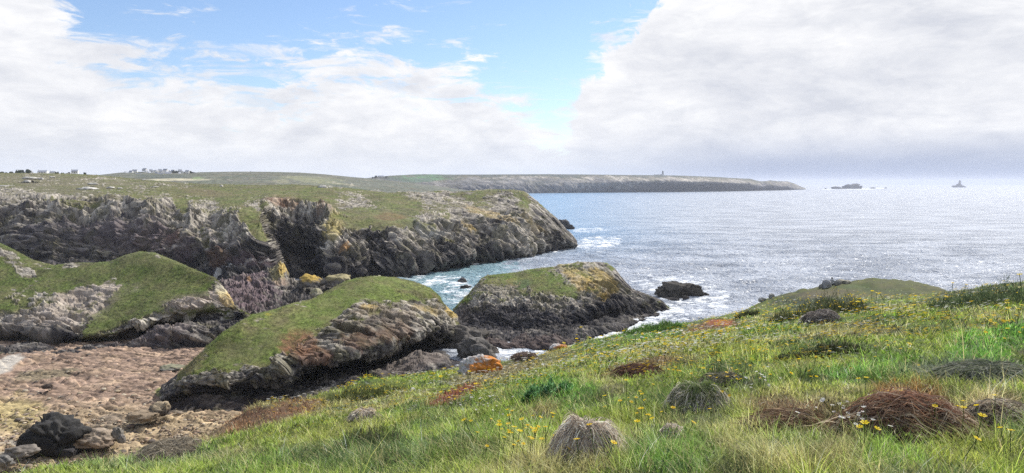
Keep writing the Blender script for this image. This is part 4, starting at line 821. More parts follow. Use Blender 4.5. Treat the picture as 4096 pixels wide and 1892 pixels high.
tussock(3290, 1290, 150, 52, [(.25, .22, .2), (.18, .15, .13), (.32, .29, .26)], 1300, 'grey dead shrub in front of the dark gorse bush', 'shrub', 'dead_shrub', seed=6, swirl=1.2, messy=.2)
tussock(3620, 1735, 540, 200, [(.19, .115, .07), (.26, .17, .10), (.14, .10, .07), (.50, .41, .30)], 2300, 'big red brown matted root mound in the near grass on the right', 'root mound', 'root_mound', wd=1.15, dep=.6, top=((.38, .17, .12), .35), seed=7, swirl=1.1, pw=1.5, messy=.12)
tussock(3150, 1700, 360, 60, [(.13, .08, .05), (.18, .11, .06), (.25, .17, .11), (.34, .25, .16)], 1500, 'low dark brown matted mound left of the big red brown mound', 'root mound', 'root_mound', dep=.6, seed=8, swirl=1.2, messy=.14)
tussock(4010, 1705, 300, 90, [(.36, .30, .22), (.24, .18, .13), (.45, .40, .32)], 900, 'tangle of pale dead stems at the right edge beside the red brown mound', 'brushwood', 'brushwood', wd=1.6, dep=.6, seed=9, swirl=1.6, messy=.25)
tussock(700, 1815, 260, 50, [(.38, .33, .25), (.28, .24, .18)], 1400, 'straw coloured dry tussock on the left end of the slope above the pebbles', seed=10, swirl=.9, messy=.15)
tussock(2560, 1510, 230, 46, [(.14, .08, .05), (.21, .12, .08), (.08, .05, .035)], 2000, 'dark reddish brown dead heather strip in the middle of the slope', 'heather', 'dead_heather', seed=11, swirl=1.6, messy=.3)
tussock(3960, 1520, 360, 70, [(.16, .18, .12), (.22, .23, .17), (.28, .28, .22), (.09, .11, .06)], 2400, 'grey green windswept tussock on the right behind the dead stems', seed=12, swirl=.5, messy=.15)
tussock(2100, 1440, 110, 30, [(.26, .2, .16), (.2, .15, .12)], 900, 'dull brown tussock on the slope edge right of the orange boulder', seed=13, swirl=1.2, messy=.3)

# dark gorse, bushes with small leaves
def bush(u, v, wpx, hpx, cols, n, label, cat, name, lw=.012, flowers=0, fcol=(.85, .62, .02), flat=1.):
    p = w_slope(u, v); r = np.linalg.norm(p[:2]); R = wpx*r/F/2; H = hpx*r/F
    t = empty(name, p)
    def top_(x, y):
        q_ = np.stack([x/R*2.6+u, y/R*2.6, x*0], -1); dd = np.hypot(x/R, y/(R*flat))+.45*fbm(q_*.8+5, 3, 12)
        return H*np.clip(1-dd**2, 0, 1)**.6*np.clip(.75+.9*fbm(q_*1.7, 3, 9), .15, 1.5)
    a_ = RNG.uniform(0, 2*PI, n); rr_ = np.sqrt(RNG.random(n))*1.15; q = np.stack([np.cos(a_)*rr_*R, np.sin(a_)*rr_*R*flat, a_*0], -1)
    h_ = top_(q[:, 0], q[:, 1]); q[:, 2] = h_*RNG.random(n)**.45; q = q[h_ > H*.04]; n = len(q)
    q[:, 2] += slope_z(q[:, 0]+p[0], q[:, 1]+p[1])-p[2]
    c = np.array(cols)[RNG.integers(0, len(cols), n)]*RNG.uniform(.6, 1.5, (n, 1))*(1+.8*fbm(q/R*4+3, 3, 14))[:, None]
    me = blade_mesh('foliage', q, RNG.uniform(.5, 1.2, n)*.068*max(1, r/14), np.full(n, lw*max(1, r/22)), RNG.uniform(.1, .8, n), RNG.uniform(0, 2*PI, n), c, nseg=2)
    link('foliage', me, M_BLADE, t)
    if flowers:
        m = flowers*2; a_ = RNG.uniform(0, 2*PI, m); rr_ = np.sqrt(RNG.random(m)); q = np.stack([np.cos(a_)*rr_*R, np.sin(a_)*rr_*R*flat, a_*0], -1)
        q[:, 2] = top_(q[:, 0], q[:, 1]); q = q[(q[:, 2] > H*.15) & (fbm(q/R*3+u, 2, 4) > -.05)]; m = len(q)
        q[:, 2] += slope_z(q[:, 0]+p[0], q[:, 1]+p[1])-p[2]+.02
        link('blossom', blade_mesh('blossom', q, np.full(m, .035*max(1, r/22)), np.full(m, .035*max(1, r/22)), RNG.uniform(.1, .6, m), RNG.uniform(0, 6, m), np.tile(fcol, (m, 1)), nseg=2), M_BLADE, t)
    return tag(t, label, cat)
DG = [(.05, .07, .03), (.035, .045, .02), (.09, .11, .04), (.13, .12, .07)]
bush(3300, 1262, 360, 75, DG, 9000, 'wide dark green gorse bush with yellow blossom below the far knoll', 'bush', 'gorse_bush', flowers=160, flat=.6)
bush(2990, 1268, 90, 22, DG, 1500, 'small dark bush on the shoulder left of the wide gorse bush', 'bush', 'gorse_bush', flat=.6)
bush(3960, 1220, 420, 70, [(.06, .09, .04), (.045, .065, .03), (.12, .15, .07)], 9000, 'broad dark green bush on the upper right ridge', 'bush', 'green_bush', flowers=30, flat=.6)
bush(3300, 1420, 330, 40, DG, 6000, 'low dark heather cushion in the middle of the right slope', 'heather', 'low_heather', flat=.4)
bush(2610, 1328, 240, 34, [(.12, .22, .05), (.08, .16, .04), (.17, .26, .07)], 5200, 'bright green bush on the edge of the slope below the lichen covered stack', 'bush', 'green_bush', flat=.5)
bush(1450, 1590, 330, 46, [(.10, .12, .04), (.06, .07, .03), (.15, .17, .06)], 6000, 'olive bush with tiny yellow flowers on the slope edge under the undercut', 'bush', 'olive_bush', flowers=110, flat=.4)
bush(2190, 1590, 220, 60, [(.12, .26, .09), (.09, .19, .06), (.2, .34, .17)], 2600, 'fresh green broad leaved plant in the middle of the slope', 'plant', 'leafy_plant', lw=.03, flat=.6)
bush(1480, 1800, 300, 90, DG, 5200, 'dark cushion of heather at the bottom of the picture left of the yellow flowers', 'heather', 'low_heather', lw=.006, flat=.6)

# ------------------------------------------------------------------ flowers
def flower_mesh(name, R, stem, petals, pc, cc, cup=.25):
    V = []; Fq = []; Cc = []
    # stem: thin three sided tube
    for k in range(3):
        a = k*2*PI/3
        for zz in (0, stem): V.append((math.cos(a)*.0016*(R/.013), math.sin(a)*.0016*(R/.013), zz)); Cc.append((.12, .17, .05))
    tri = []
    for k in range(3):
        a, b_ = 2*k, 2*((k+1) % 3); Fq.append((a, b_, b_+1, a+1))
    for k in range(petals):
        a = k*2*PI/petals; i0 = len(V); w = PI/petals*.85
        for (rr, aa_, dz) in ((.2, 0, 0), (.75, -w, cup*.6), (1., 0, cup), (.75, w, cup*.6)):
            V.append((math.cos(a+aa_)*rr*R, math.sin(a+aa_)*rr*R, stem+dz*R)); Cc.append(pc)
        Fq.append((i0, i0+1, i0+2, i0+3))
    i0 = len(V); m = 6
    for k in range(m): V.append((math.cos(k*2*PI/m)*R*.32, math.sin(k*2*PI/m)*R*.32, stem+.04*R)); Cc.append(cc)
    V.append((0, 0, stem+.3*R)); Cc.append(cc)
    for k in range(m): tri.append((i0+k, i0+(k+1) % m, i0+m))
    return np_mesh(name, np.array(V), [np.array(Fq), np.array(tri)], np.array(Cc), False)
YEL = (.95, .66, .01); WHT = (.85, .84, .80)
yel_vars = [flower_mesh('yellow_flower', .018, .23, 7, YEL, (.85, .45, .01)), flower_mesh('yellow_flower', .022, .27, 6, (.95, .72, .02), YEL), flower_mesh('yellow_flower', .016, .19, 8, YEL, YEL)]
wht_vars = [flower_mesh('white_flower', .015, .21, 9, WHT, (.75, .66, .3)), flower_mesh('white_flower', .018, .24, 8, WHT, WHT, .5), flower_mesh('white_flower', .013, .18, 7, (.8, .74, .72), WHT, .6)]
for m_ in yel_vars+wht_vars: m_.materials.append(M_BLADE)
def spots_in(cl):
    out = []
    for u, v, su, sv, n in cl:
        for _ in range(n): out.append((random.gauss(u, su), random.gauss(v, sv)))
    return out
def plant_flowers(cl, meshes, name, label, cat, group, lim, smin=1.):
    sp = spots_in(cl); sp = [(u, v) for u, v in sp if v < 1905 and -40 < u < 4130][:lim]
    for i, (u, v) in enumerate(sp):
        p = w_slope(u, min(v, 1980)); r = math.hypot(p[0], p[1])
        if p[2] < 28: continue
        o = link(name, random.choice(meshes)); s = random.uniform(.9, 1.4)*max(smin, min(4.5, (r/9)))
        o.location = (p[0], p[1], p[2]-.01); o.scale = (s, s, max(1., s*.55)*random.uniform(.8, 1.2)); o.rotation_euler = (random.gauss(.1, .25), random.gauss(0, .25), random.uniform(0, 6))
        tag(o, label, cat, group)
yc = [(2080, 1840, 90, 40, 26), (2120, 1780, 70, 30, 8), (2300, 1860, 80, 20, 7), (2010, 1760, 60, 30, 7)]
plant_flowers(yc, yel_vars, 'yellow_flower', 'yellow flower in the loose cluster left of the large pale tussock', 'flower', 'yellow flowers left of the large pale tussock', 48)
plant_flowers([(1820, 1618, 40, 12, 16)], yel_vars, 'yellow_flower', 'small yellow flower just below the bare red soil strip', 'flower', 'yellow flowers below the red soil strip', 16)
plant_flowers([(2560, 1690, 60, 45, 16), (2660, 1760, 60, 50, 6), (2880, 1620, 40, 20, 6), (2720, 1520, 40, 20, 10)], yel_vars, 'yellow_flower', 'yellow flower around the green topped grey tussock', 'flower', 'yellow flowers around the grey tussock', 38)
plant_flowers([(2950, 1560, 90, 25, 18), (3240, 1530, 60, 30, 12), (3050, 1440, 120, 25, 14)], yel_vars, 'yellow_flower', 'yellow flower in the grass before the low brown mound', 'flower', 'yellow flowers behind the brown mound', 44)
plant_flowers([(3800, 1740, 110, 25, 7), (3860, 1850, 90, 20, 4), (3450, 1850, 60, 20, 3), (3460, 1590, 10, 15, 3)], [yel_vars[1]], 'yellow_flower', 'wide open yellow flower on a tall stem near the big red brown mound', 'flower', 'large yellow flowers by the red brown mound', 16, .95)
plant_flowers([(4020, 1330, 60, 30, 26), (3560, 1430, 120, 30, 14), (3500, 1260, 120, 25, 12), (3900, 1230, 150, 40, 10)], yel_vars, 'yellow_flower', 'yellow flower on the bright green upper right slope', 'flower', 'yellow flowers on the upper right slope', 60, 1.2)
plant_flowers([(3050, 1300, 120, 25, 12), (2800, 1400, 130, 30, 14), (2500, 1400, 120, 25, 14), (2250, 1450, 120, 25, 14), (2000, 1540, 120, 25, 14)], yel_vars, 'yellow_flower', 'tiny yellow flower on the middle slope towards the cliff edge', 'flower', 'tiny yellow flowers of the middle slope', 68, 1.2)
plant_flowers([(1940, 1660, 60, 25, 22)], wht_vars, 'white_flower', 'white flower in the patch of clover below the red soil strip', 'flower', 'white flowers below the red soil strip', 22)
plant_flowers([(3400, 1730, 90, 35, 30), (3050, 1580, 60, 20, 14)], wht_vars, 'white_flower', 'white flower against the dark brown mounds on the right', 'flower', 'white flowers by the brown mounds', 44)
plant_flowers([(2850, 1370, 120, 25, 20), (2600, 1420, 120, 30, 26), (2400, 1480, 120, 25, 22), (3150, 1320, 60, 20, 8), (2100, 1500, 120, 20, 12)], wht_vars, 'white_flower', 'tiny white flower on the middle slope', 'flower', 'tiny white flowers of the middle slope', 88, 1.1)
def flower_mass(name, n, pc, seed, lo, hi):
    rg = np.random.default_rng(seed); az_ = rg.uniform(-.33, .6, n); r = np.exp(rg.uniform(math.log(lo), math.log(hi), n)); x = r*np.sin(az_); y = r*np.cos(az_)
    P = np.stack([x, y, slope_z(x, y)], -1); k = (fbm(P/3., 3, seed) > .05) & (P[:, 2] > 30); P = P[k]; r = r[k]; n = len(P); P[:, 2] += .15+.10*rg.random(n)
    s = .018*np.clip(r/8, 1, 5)*rg.uniform(.7, 1.3, n); a = rg.uniform(0, PI, n)
    V = np.empty((n, 5, 3)); 
    for j in range(5):
        aj = a+j*2*PI/5; V[:, j] = P+np.stack([np.cos(aj)*s, np.sin(aj)*s, .35*s*np.cos(aj*1.0+1.2)], -1)
    i = np.arange(n)[:, None]*5+np.arange(5)[None]
    o = link(name, np_mesh(name, V.reshape(-1, 3), [i], np.tile(pc, (n*5, 1))*1., False), M_BLADE); return tag(o, kind='stuff')
flower_mass('yellow_flowers', 7000, YEL, 31, 9, 80)
flower_mass('white_flowers', 6000, WHT, 37, 9, 70)
# clover leaves and low herbs fill the gaps between the blades
nL = 60000; rg = np.random.default_rng(77); az_ = rg.uniform(-.64, .64, nL); r = np.exp(rg.uniform(math.log(3), math.log(40), nL)); x = r*np.sin(az_); y = r*np.cos(az_)
P = np.stack([x, y, slope_z(x, y)], -1); U, V = to_px(P); k = (fbm(P/.8, 3, 78) > -.02) & (P[:, 2] > 30) & ~tmask(U, V); P = P[k]; r = r[k]; n = len(P); c = slope_col(P)*rg.uniform(.6, 1.5, (n, 1))
P[:, 2] += rg.uniform(.0, .09, n)
herb = link('low_herbs', blade_mesh('low_herbs', P, rg.uniform(.02, .05, n)*np.clip(r/6, 1, 4), rg.uniform(.008, .018, n)*np.clip(r/6, 1, 4), rg.uniform(.6, 1, n), rg.uniform(0, 6.28, n), c, droop=.2, nseg=2), M_BLADE); tag(herb, kind='stuff')

# ------------------------------------------------------------------ rocks
_ico = {}
def ico(sub):
    if sub not in _ico:
        import bmesh
        bm = bmesh.new(); bmesh.ops.create_icosphere(bm, subdivisions=sub, radius=1)
        _ico[sub] = (np.array([v.co[:] for v in bm.verts]), np.array([[v.index for v in f.verts] for f in bm.faces])); bm.free()
    return _ico[sub]
def rock(name, loc, dim, cfun, label, cat='rock', group=None, sub=4, seed=1, rz=0., rough=.34, mat=None, S=(.7, -.2, -.6), flat=False, boxy=.9):
    V, Fc = ico(sub); V = V.copy(); q = strata(V, S, 1.8, .75)
    f1, f2, idv, fa_ = worley(q+seed*3.1, seed, True); f1b, f2b, idb, fb_ = worley(q*2.6+seed, seed+5, True)
    d = 1+rough*((idv-.5)*.5+fa_*1.1+(idb-.5)*.2+fb_*.4+fbm(V*1.3+seed, 3, seed)*.7+fbm(V*5, 3, seed+2)*.15)
    V = V*d[:, None]; V = np.sign(V)*np.abs(V)**boxy
    V[:, 2] = np.where(V[:, 2] < -.35, -.35+(V[:, 2]+.35)*.3, V[:, 2])
    W_ = V*np.array(dim)/2
    W_[:, 2] = (V[:, 2]+.3)*dim[2]/1.25
    c = cfun(V, W_, idv, idb)*(1-.4*(1-sstep(f2b-f1b, 0, .15)))[:, None]
    me = np_mesh(name, W_, [Fc], c, not flat); o = link(name, me, mat or M_ROCK); o.location = loc; o.rotation_euler = (0, 0, rz)
    return tag(o, label, cat, group)
def cf(base, top=None, k=.35, seed=0):
    base = np.array(base)
    def f(V, W_, a, b_):
        c = base*(1+k*(a-.5)*1.6+k*(b_-.5))[:, None]
        if top is not None:
            w = sstep(V[:, 2]+.6*fbm(V*2.2+seed, 3, 3+seed), .15, .55)[:, None]; c = c*(1-w)+np.array(top)*(1+.3*(b_-.5))[:, None]*w
        return c
    return f
def seapt(u, v, z=0.): p = w_atz(u, v, z); return (p[0], p[1], z)
def srock(u, v, wpx, hpx, dfac, base, top, label, seed, group=None, sub=4, z=0., name='sea_rock', rough=.34, sink=.0, cat='rock', S=(.7, -.2, -.6), rz=0.):
    p = w_atz(u, v, z); Yd = p[1]; wm = wpx*Yd/F; hm = hpx*Yd/F*1.02
    return rock(name, (p[0], p[1]+wm*dfac*.3, z-sink), (wm, wm*dfac, hm), cf(base, top, seed=seed), label, cat, group, sub, seed, rz, rough, S=S)
DK = (.055, .050, .048)
srock(2725, 1186, 175, 52, .55, (.085, .078, .068), None, 'long jagged dark rock awash in white foam off the lichen covered stack', 3, sub=5, rough=.42)
srock(2820, 1184, 30, 12, .7, DK, None, 'small dark rock at the right foot of the long jagged rock', 4)
srock(2745, 1197, 26, 12, .7, DK, None, 'small dark rock in foam just in front of the long jagged rock', 6)
srock(2690, 1200, 60, 7, .5, DK, None, 'flat dark ledge awash before the long jagged rock', 8)
srock(1850, 1133, 34, 20, .7, (.09, .085, .085), None, 'pointed dark rock in the foaming channel, the higher of the two', 11)
srock(1862, 1154, 44, 11, .7, DK, None, 'low dark rock in the foaming channel, in front of the pointed one', 12)
srock(2252, 915, 56, 34, .7, (.07, .068, .07), None, 'blocky dark rock standing off the headland tip', 14)
srock(2282, 917, 30, 16, .7, DK, None, 'low dark rock seaward of the blocky one at the headland tip', 15)
# rocks of the gully behind the middle stack
def grock(u, v, Yd, wpx, hpx, base, top, label, seed, name='boulder', dfac=.7, cat='boulder', group=None, rough=.34, rz=0., sub=4, S=(.7, -.2, -.6)):
    p = w_from(u, v, Yd); wm = wpx*Yd/F; hm = hpx*Yd/F
    return rock(name, tuple(p-np.array([0, 0, hm*.08])), (wm, wm*dfac, hm*1.08), cf(base, top, seed=seed), label, cat, group, sub, seed, rz, rough, S=S)
grock(1240, 1138, 275, 95, 36, (.16, .145, .13), LICH*.85, 'rounded rock with ochre lichen cap behind the middle stack, left of two', 21, name='lichen_rock', cat='rock')
grock(1350, 1135, 275, 100, 38, (.19, .17, .155), (.36, .31, .17), 'rounded grey and yellow rock behind the middle stack, right of two', 22, name='lichen_rock', cat='rock')
grock(1265, 1190, 215, 50, 32, (.22, .205, .18), (.38, .35, .24), 'pale knob of rock on the rear edge of the middle stack', 23, name='lichen_rock', cat='rock')
# cove boulders
grock(215, 1780, 118, 235, 108, (.024, .023, .024), (.05, .048, .046), 'big black boulder on the pebbles in the lower left of the cove', 31, name='black_boulder', rough=.36, sub=5)
grock(375, 1768, 119, 170, 44, (.24, .18, .13), (.30, .24, .18), 'brown rounded slab leaning out of the right side of the big black boulder', 32, rough=.3, sub=5)
grock(470, 1752, 120, 42, 40, (.24, .22, .19), None, 'upper grey boulder of the pair right of the brown slab', 33)
grock(487, 1765, 118.5, 30, 26, (.22, .20, .18), None, 'lower grey boulder of the pair right of the brown slab', 34)
grock(15, 1855, 108, 70, 32, (.20, .19, .175), None, 'grey boulder in the bottom left corner', 35)
grock(85, 1812, 111, 120, 26, (.20, .175, .15), None, 'flat grey slab between corner boulder and the big black boulder', 36)
grock(275, 1818, 112, 50, 22, (.045, .04, .04), None, 'small dark wet rock in the pebbles below the big black boulder', 38)
grock(640, 1650, 133, 80, 40, (.09, .075, .065), (.34, .27, .18), 'brown slab at the left foot of the middle stack', 39)
grock(575, 1670, 131, 130, 24, (.30, .23, .155), None, 'long low tan slab left of the foot of the middle stack', 40)
grock(190, 1550, 152, 40, 12, (.08, .06, .05), None, 'small dark rock alone on the reddish rock shelf', 41)
grock(530, 1450, 181, 46, 12, (.11, .085, .075), None, 'dark rock on the upper reddish shelf under the grassy spur', 42)
grock(690, 1475, 172, 95, 14, (.16, .15, .13), (.25, .24, .16), 'long low ledge with green slime on the upper shelf near the middle stack', 43)
grock(1960, 1410, 196, 60, 30, (.15, .13, .11), None, 'brown rock in the gap at the right foot of the middle stack', 44, sub=5)
grock(1850, 1395, 205, 190, 80, (.10, .09, .08), None, 'dark rock joining the middle stack to the lichen covered stack', 46, sub=5, rough=.4)
grock(1900, 1420, 190, 130, 60, (.12, .11, .10), None, 'large grey brown rock at the right foot of the middle stack', 45, sub=5, rough=.4)
rn = random.Random(5)
def on_cove(u, v):
    p = w_atz(u, v, 1.8); z = cove_h(np.array([p[0]]), np.array([p[1]]))[0]; return p[0], p[1], z
bm_ = []
for k in range(4):
    V, Fc = ico(2); V = V*(1+.3*fbm(V*1.4+k*9, 3, k)[:, None]); V[:, 2] *= .55; bm_.append((V, Fc))
for i in range(170):                                             # single stones that can be told apart from the shingle
    u = rn.uniform(0, 760); v = rn.uniform(1560, 1890) if i % 3 else rn.uniform(1420, 1600)
    x_, y_, z_ = on_cove(u, v)
    if v > 1858-.0*u and u > 417: continue
    V, Fc = bm_[i % 4]; s = rn.uniform(.28, .8)*(1 if v > 1700 else .8)
    base = np.array(rn.choice([(.36, .29, .20), (.26, .21, .16), (.12, .10, .085), (.42, .36, .27), (.22, .17, .14)]))
    o = link('stone', np_mesh('stone', V*s, [Fc], base*(1+.3*fbm(V*3+i, 2, i)[:, None])), M_PEB); o.location = (x_, y_, z_+s*.12); o.rotation_euler = (0, 0, rn.uniform(0, 6))
    tag(o, 'loose stone lying on the cove floor', 'stone', 'loose stones on the cove floor')
# shingle
rg = np.random.default_rng(3); n = 13000; u = rg.uniform(-60, 1150, n); v = rg.uniform(1560, 1960, n); ok = rg.random(n) < sstep(v, 1560, 1730)
u = u[ok]; v = v[ok]; n = len(u); p = w_atz(u, v, 1.8); z = cove_h(p[:, 0], p[:, 1]); s = .10+.34*rg.random(n)**3
V0, F0 = ico(1); a = rg.uniform(0, 6.28, n); asp = rg.uniform(.6, 1, n)
Vx = V0[None]*s[:, None, None]; Vr = np.empty_like(Vx)
Vr[..., 0] = Vx[..., 0]*np.cos(a)[:, None]-Vx[..., 1]*(np.sin(a)*asp)[:, None]; Vr[..., 1] = Vx[..., 0]*np.sin(a)[:, None]+Vx[..., 1]*(np.cos(a)*asp)[:, None]; Vr[..., 2] = Vx[..., 2]*.5
Vr += np.stack([p[:, 0], p[:, 1], z+s*.15], -1)[:, None]
pal = np.array([(.42, .33, .22), (.34, .25, .17), (.24, .18, .13), (.46, .39, .29), (.16, .13, .11), (.38, .27, .19)])
pc = pal[rg.integers(0, 6, n)]*rg.uniform(.6, 1.4, (n, 1))
shingle = link('shingle', np_mesh('shingle', Vr.reshape(-1, 3), [(F0[None]+np.arange(n)[:, None, None]*len(V0)).reshape(-1, 3)], np.repeat(pc, len(V0), 0)), M_PEB); tag(shingle, kind='stuff')

# rocks on the near slope
def hrock(u, v, wpx, hpx, fun, label, seed, name, dfac=.6, rz=0., sub=5, rough=.25, cat='boulder', sink=.1, S=(.7, -.2, -.6)):
    p = w_slope(u, v); r = np.linalg.norm(p[:2]); wm = wpx*r/F; hm = hpx*r/F
    return rock(name, (p[0], p[1], p[2]-hm*sink), (wm, wm*dfac, hm*(1+sink)), fun, label, cat, None, sub, seed, rz, rough, S=S)
def orange_lichen(V, W_, a, b_):
    c = np.array([.60, .58, .56])*(1+.2*(b_-.5))[:, None]
    w = sstep(.55*V[:, 0]-.35*V[:, 1]-.25*V[:, 2]+.5*fbm(V*2.5, 3, 8)+.35*fbm(V*9, 2, 18), -.28, .12)[:, None]
    c = c*(1-w)+np.array([.56, .215, .045])*(1+.4*(b_-.5))[:, None]*w
    w = sstep(fbm(V*4+3, 3, 9), .25, .45)[:, None]*.5; return c*(1-w)+np.array([.45, .32, .2])*w
hrock(1918, 1490, 150, 60, orange_lichen, 'white boulder crusted with orange lichen on the edge of the slope', 51, 'lichen_boulder', rough=.28)
hrock(1866, 1496, 64, 28, cf((.52, .5, .47), None), 'pale grey shoulder stone at the left foot of the orange boulder', 52, 'pale_stone', cat='stone')
hrock(2235, 1393, 70, 20, orange_lichen, 'small orange lichened rock on the slope edge above the narrow channel', 53, 'lichen_boulder')
hrock(2330, 1368, 22, 14, cf((.6, .55, .45)), 'little cream stone on the slope edge below the lichen covered stack', 54, 'pale_stone', cat='stone')
hrock(1650, 1565, 26, 12, cf((.62, .60, .55)), 'small white stone in the grass right of the olive bush', 55, 'pale_stone', cat='stone')
hrock(3305, 1152, 34, 26, cf((.36, .36, .37)), 'grey wedge shaped rock at the left knee of the seated person', 56, 'grey_rock', rough=.15, cat='rock')
hrock(3285, 1150, 20, 12, cf((.3, .29, .26)), 'small pale rock left of the grey wedge shaped rock', 57, 'grey_rock', cat='rock')
hrock(3372, 1136, 56, 14, cf((.2, .19, .15), (.35, .33, .26)), 'low mossy rocks right of the seated person', 58, 'grey_rock', cat='rock')
hrock(3352, 1140, 26, 16, cf((.2, .19, .17), (.34, .33, .3)), 'dark rock the seated person leans against', 59, 'grey_rock', cat='rock')
hrock(3085, 1192, 20, 16, cf((.42, .41, .39)), 'pale rock on the left shoulder of the far knoll', 60, 'grey_rock', cat='rock')
hrock(3052, 1208, 34, 12, cf((.38, .37, .34)), 'low pale rock below the one on the shoulder of the far knoll', 61, 'grey_rock', cat='rock')
# outcrops on the far plateau
def hz(u, v, Yd): return w_from(u, v, Yd)
outs = [(40, 772, 520, 90, 20), (25, 748, 545, 60, 8), (125, 716, 600, 60, 10), (165, 718, 600, 16, 8), (108, 728, 590, 24, 8), (350, 760, 500, 62, 14), (372, 738, 540, 34, 8), (442, 752, 520, 26, 6), (480, 755, 515, 18, 5), (208, 710, 650, 16, 5), (575, 721, 700, 10, 5), (886, 748, 560, 12, 10), (1292, 757, 540, 34, 16), (1318, 752, 545, 18, 6), (620, 748, 555, 30, 3)]
lab = ['broad pale outcrop at the left edge of the far plateau', 'thin pale outcrop above the broad one at the left edge', 'pale outcrop high on the far plateau under the white gable', 'small pale rock right of the high outcrop', 'small rocks left below the high outcrop', 'pale domed outcrop left of the cliff crest on the plateau', 'small twin rocks above the domed outcrop', 'flat pale rock right of the domed outcrop', 'little pale rock furthest right of the domed outcrop', 'little rock on the plateau right of the high outcrop', 'tiny white rock on the plateau below the village', 'lone white rock on the plateau skyline before the sandy hill', 'jagged pale outcrop on the skyline above the brown gully', 'low pale rock right of the jagged skyline outcrop', 'pale ledge beside the walkers path']
for i, ((u, v, Yd, w_, h_), lb) in enumerate(zip(outs, lab)):
    grock(u, v, Yd, w_*1.15, h_*.85, (.50, .48, .44), None, lb, 70+i, name='rock_outcrop', cat='rock outcrop', dfac=.8, sub=3)
# skerries far out
for i, (u, v, w_, h_, lb) in enumerate([(3412, 755.5, 74, 17, 'tall twin peaked skerry, largest of the far rocks off the cape'), (3350, 755.5, 44, 8, 'low ragged skerry left of the twin peaked one'), (3303, 756, 9, 3.5, 'tiny skerry nearest the end of the cape'), (3493, 754, 22, 4, 'small flat skerry right of the twin peaked one'), (3543, 753.5, 9, 3.5, 'tiny skerry furthest right of the far rocks')]):
    srock(u, v, w_, h_, .4, (.09, .09, .09), None, lb, 90+i, name='skerry', sub=4, rough=.3)

# ------------------------------------------------------------------ small buildings, lighthouse, semaphore
def box(cx, cy, cz, sx, sy, sz):
    v = [(cx+a*sx/2, cy+b_*sy/2, cz+c_*sz/2) for a in (-1, 1) for b_ in (-1, 1) for c_ in (-1, 1)]
    f = [(0, 1, 3, 2), (4, 6, 7, 5), (0, 4, 5, 1), (2, 3, 7, 6), (0, 2, 6, 4), (1, 5, 7, 3)]
    return v, f
def pymesh(name, parts, mat, parent=None, smooth=False):
    V = []; Fl = []
    for v, f in parts:
        o = len(V); V += v; Fl += [tuple(i+o for i in q) for q in f]
    me = bpy.data.meshes.new(name); me.from_pydata(V, [], Fl); me.update()
    if smooth:
        for p_ in me.polygons: p_.use_smooth = True
    return link(name, me, mat, parent)
M_WHITE = plain_mat('white_render', (.78, .77, .74), .85, .06, .5); M_SLATE = plain_mat('slate_roof', (.27, .29, .34), .6, .25, .8)
M_STONE = plain_mat('tower_stone', (.22, .21, .20), .85, .2, .3); M_GLASS = plain_mat('dark_window', (.03, .035, .05), .2, .1, 1, .5); M_METAL = plain_mat('mast_metal', (.25, .25, .26), .5, .1, 1)
M_TREE = attr_mat('tree_leaves', .5, 2, .3, .3)
def house(u, vb, wpx, Yd, label, group=None, rz=0., hfac=1., lv=False):
    p = w_from(u, vb, Yd); L_ = wpx*Yd/F; D_ = min(7.5, L_*.7); H = min(3.4, L_*.4)*hfac; rh = D_*.5*hfac
    t = empty('house', p-np.array([0, 0, .5]), rz); H += .5
    w = [(-L_/2, -D_/2, 0), (L_/2, -D_/2, 0), (L_/2, D_/2, 0), (-L_/2, D_/2, 0), (-L_/2, -D_/2, H), (L_/2, -D_/2, H), (L_/2, D_/2, H), (-L_/2, D_/2, H), (-L_/2, 0, H+rh), (L_/2, 0, H+rh)]
    pymesh('wall', [(w, [(0, 1, 5, 4), (2, 3, 7, 6), (1, 2, 6, 9, 5), (3, 0, 4, 8, 7)])], M_WHITE, t)
    e = .25
    r = [(-L_/2+.1, -D_/2-e, H-e*.9), (L_/2-.1, -D_/2-e, H-e*.9), (L_/2-.1, 0, H+rh+.1), (-L_/2+.1, 0, H+rh+.1), (-L_/2+.1, D_/2+e, H-e*.9), (L_/2-.1, D_/2+e, H-e*.9)]
    r2 = [(a, b_, c_+.25) for a, b_, c_ in r]
    ro = pymesh('roof', [(r+r2, [(6, 7, 8, 9), (9, 8, 11, 10), (1, 0, 3, 2), (2, 3, 4, 5), (0, 1, 7, 6), (5, 4, 10, 11), (0, 6, 9, 3), (3, 9, 10, 4), (1, 2, 8, 7), (2, 5, 11, 8)])], M_SLATE, t)
    pymesh('chimney', [box(-L_/2+.6, 0, H+rh+.5, .8, 1.0, 1.4)], M_WHITE, ro)
    if L_ > 7:
        for k in (-.25, .25):
            pymesh('window', [box(L_*k, -D_/2-.03, 1.6, 1.0, .12, 1.2)], M_GLASS, t)
        pymesh('door', [box(0, -D_/2-.03, 1.3, 1.0, .12, 2.1)], M_GLASS, t)
    return tag(t, label, 'house', group)
house(129, 693, 9, 960, 'tiny white gable end in front of the left tree clump', rz=PI/2)
house(172, 692.5, 33, 980, 'long slate roofed house with white gable, on the skyline right of the trees', rz=.25, hfac=.5)
house(212, 693, 20, 980, 'low whitewashed house beside a round bush on the skyline', hfac=.5)
house(300, 692.5, 24, 980, 'white house with steep slate roof alone on the left skyline', rz=.3, hfac=.72)
house(1524, 709, 26, 3350, 'white farmhouse on the saddle where the green field of the cape starts', rz=.1)
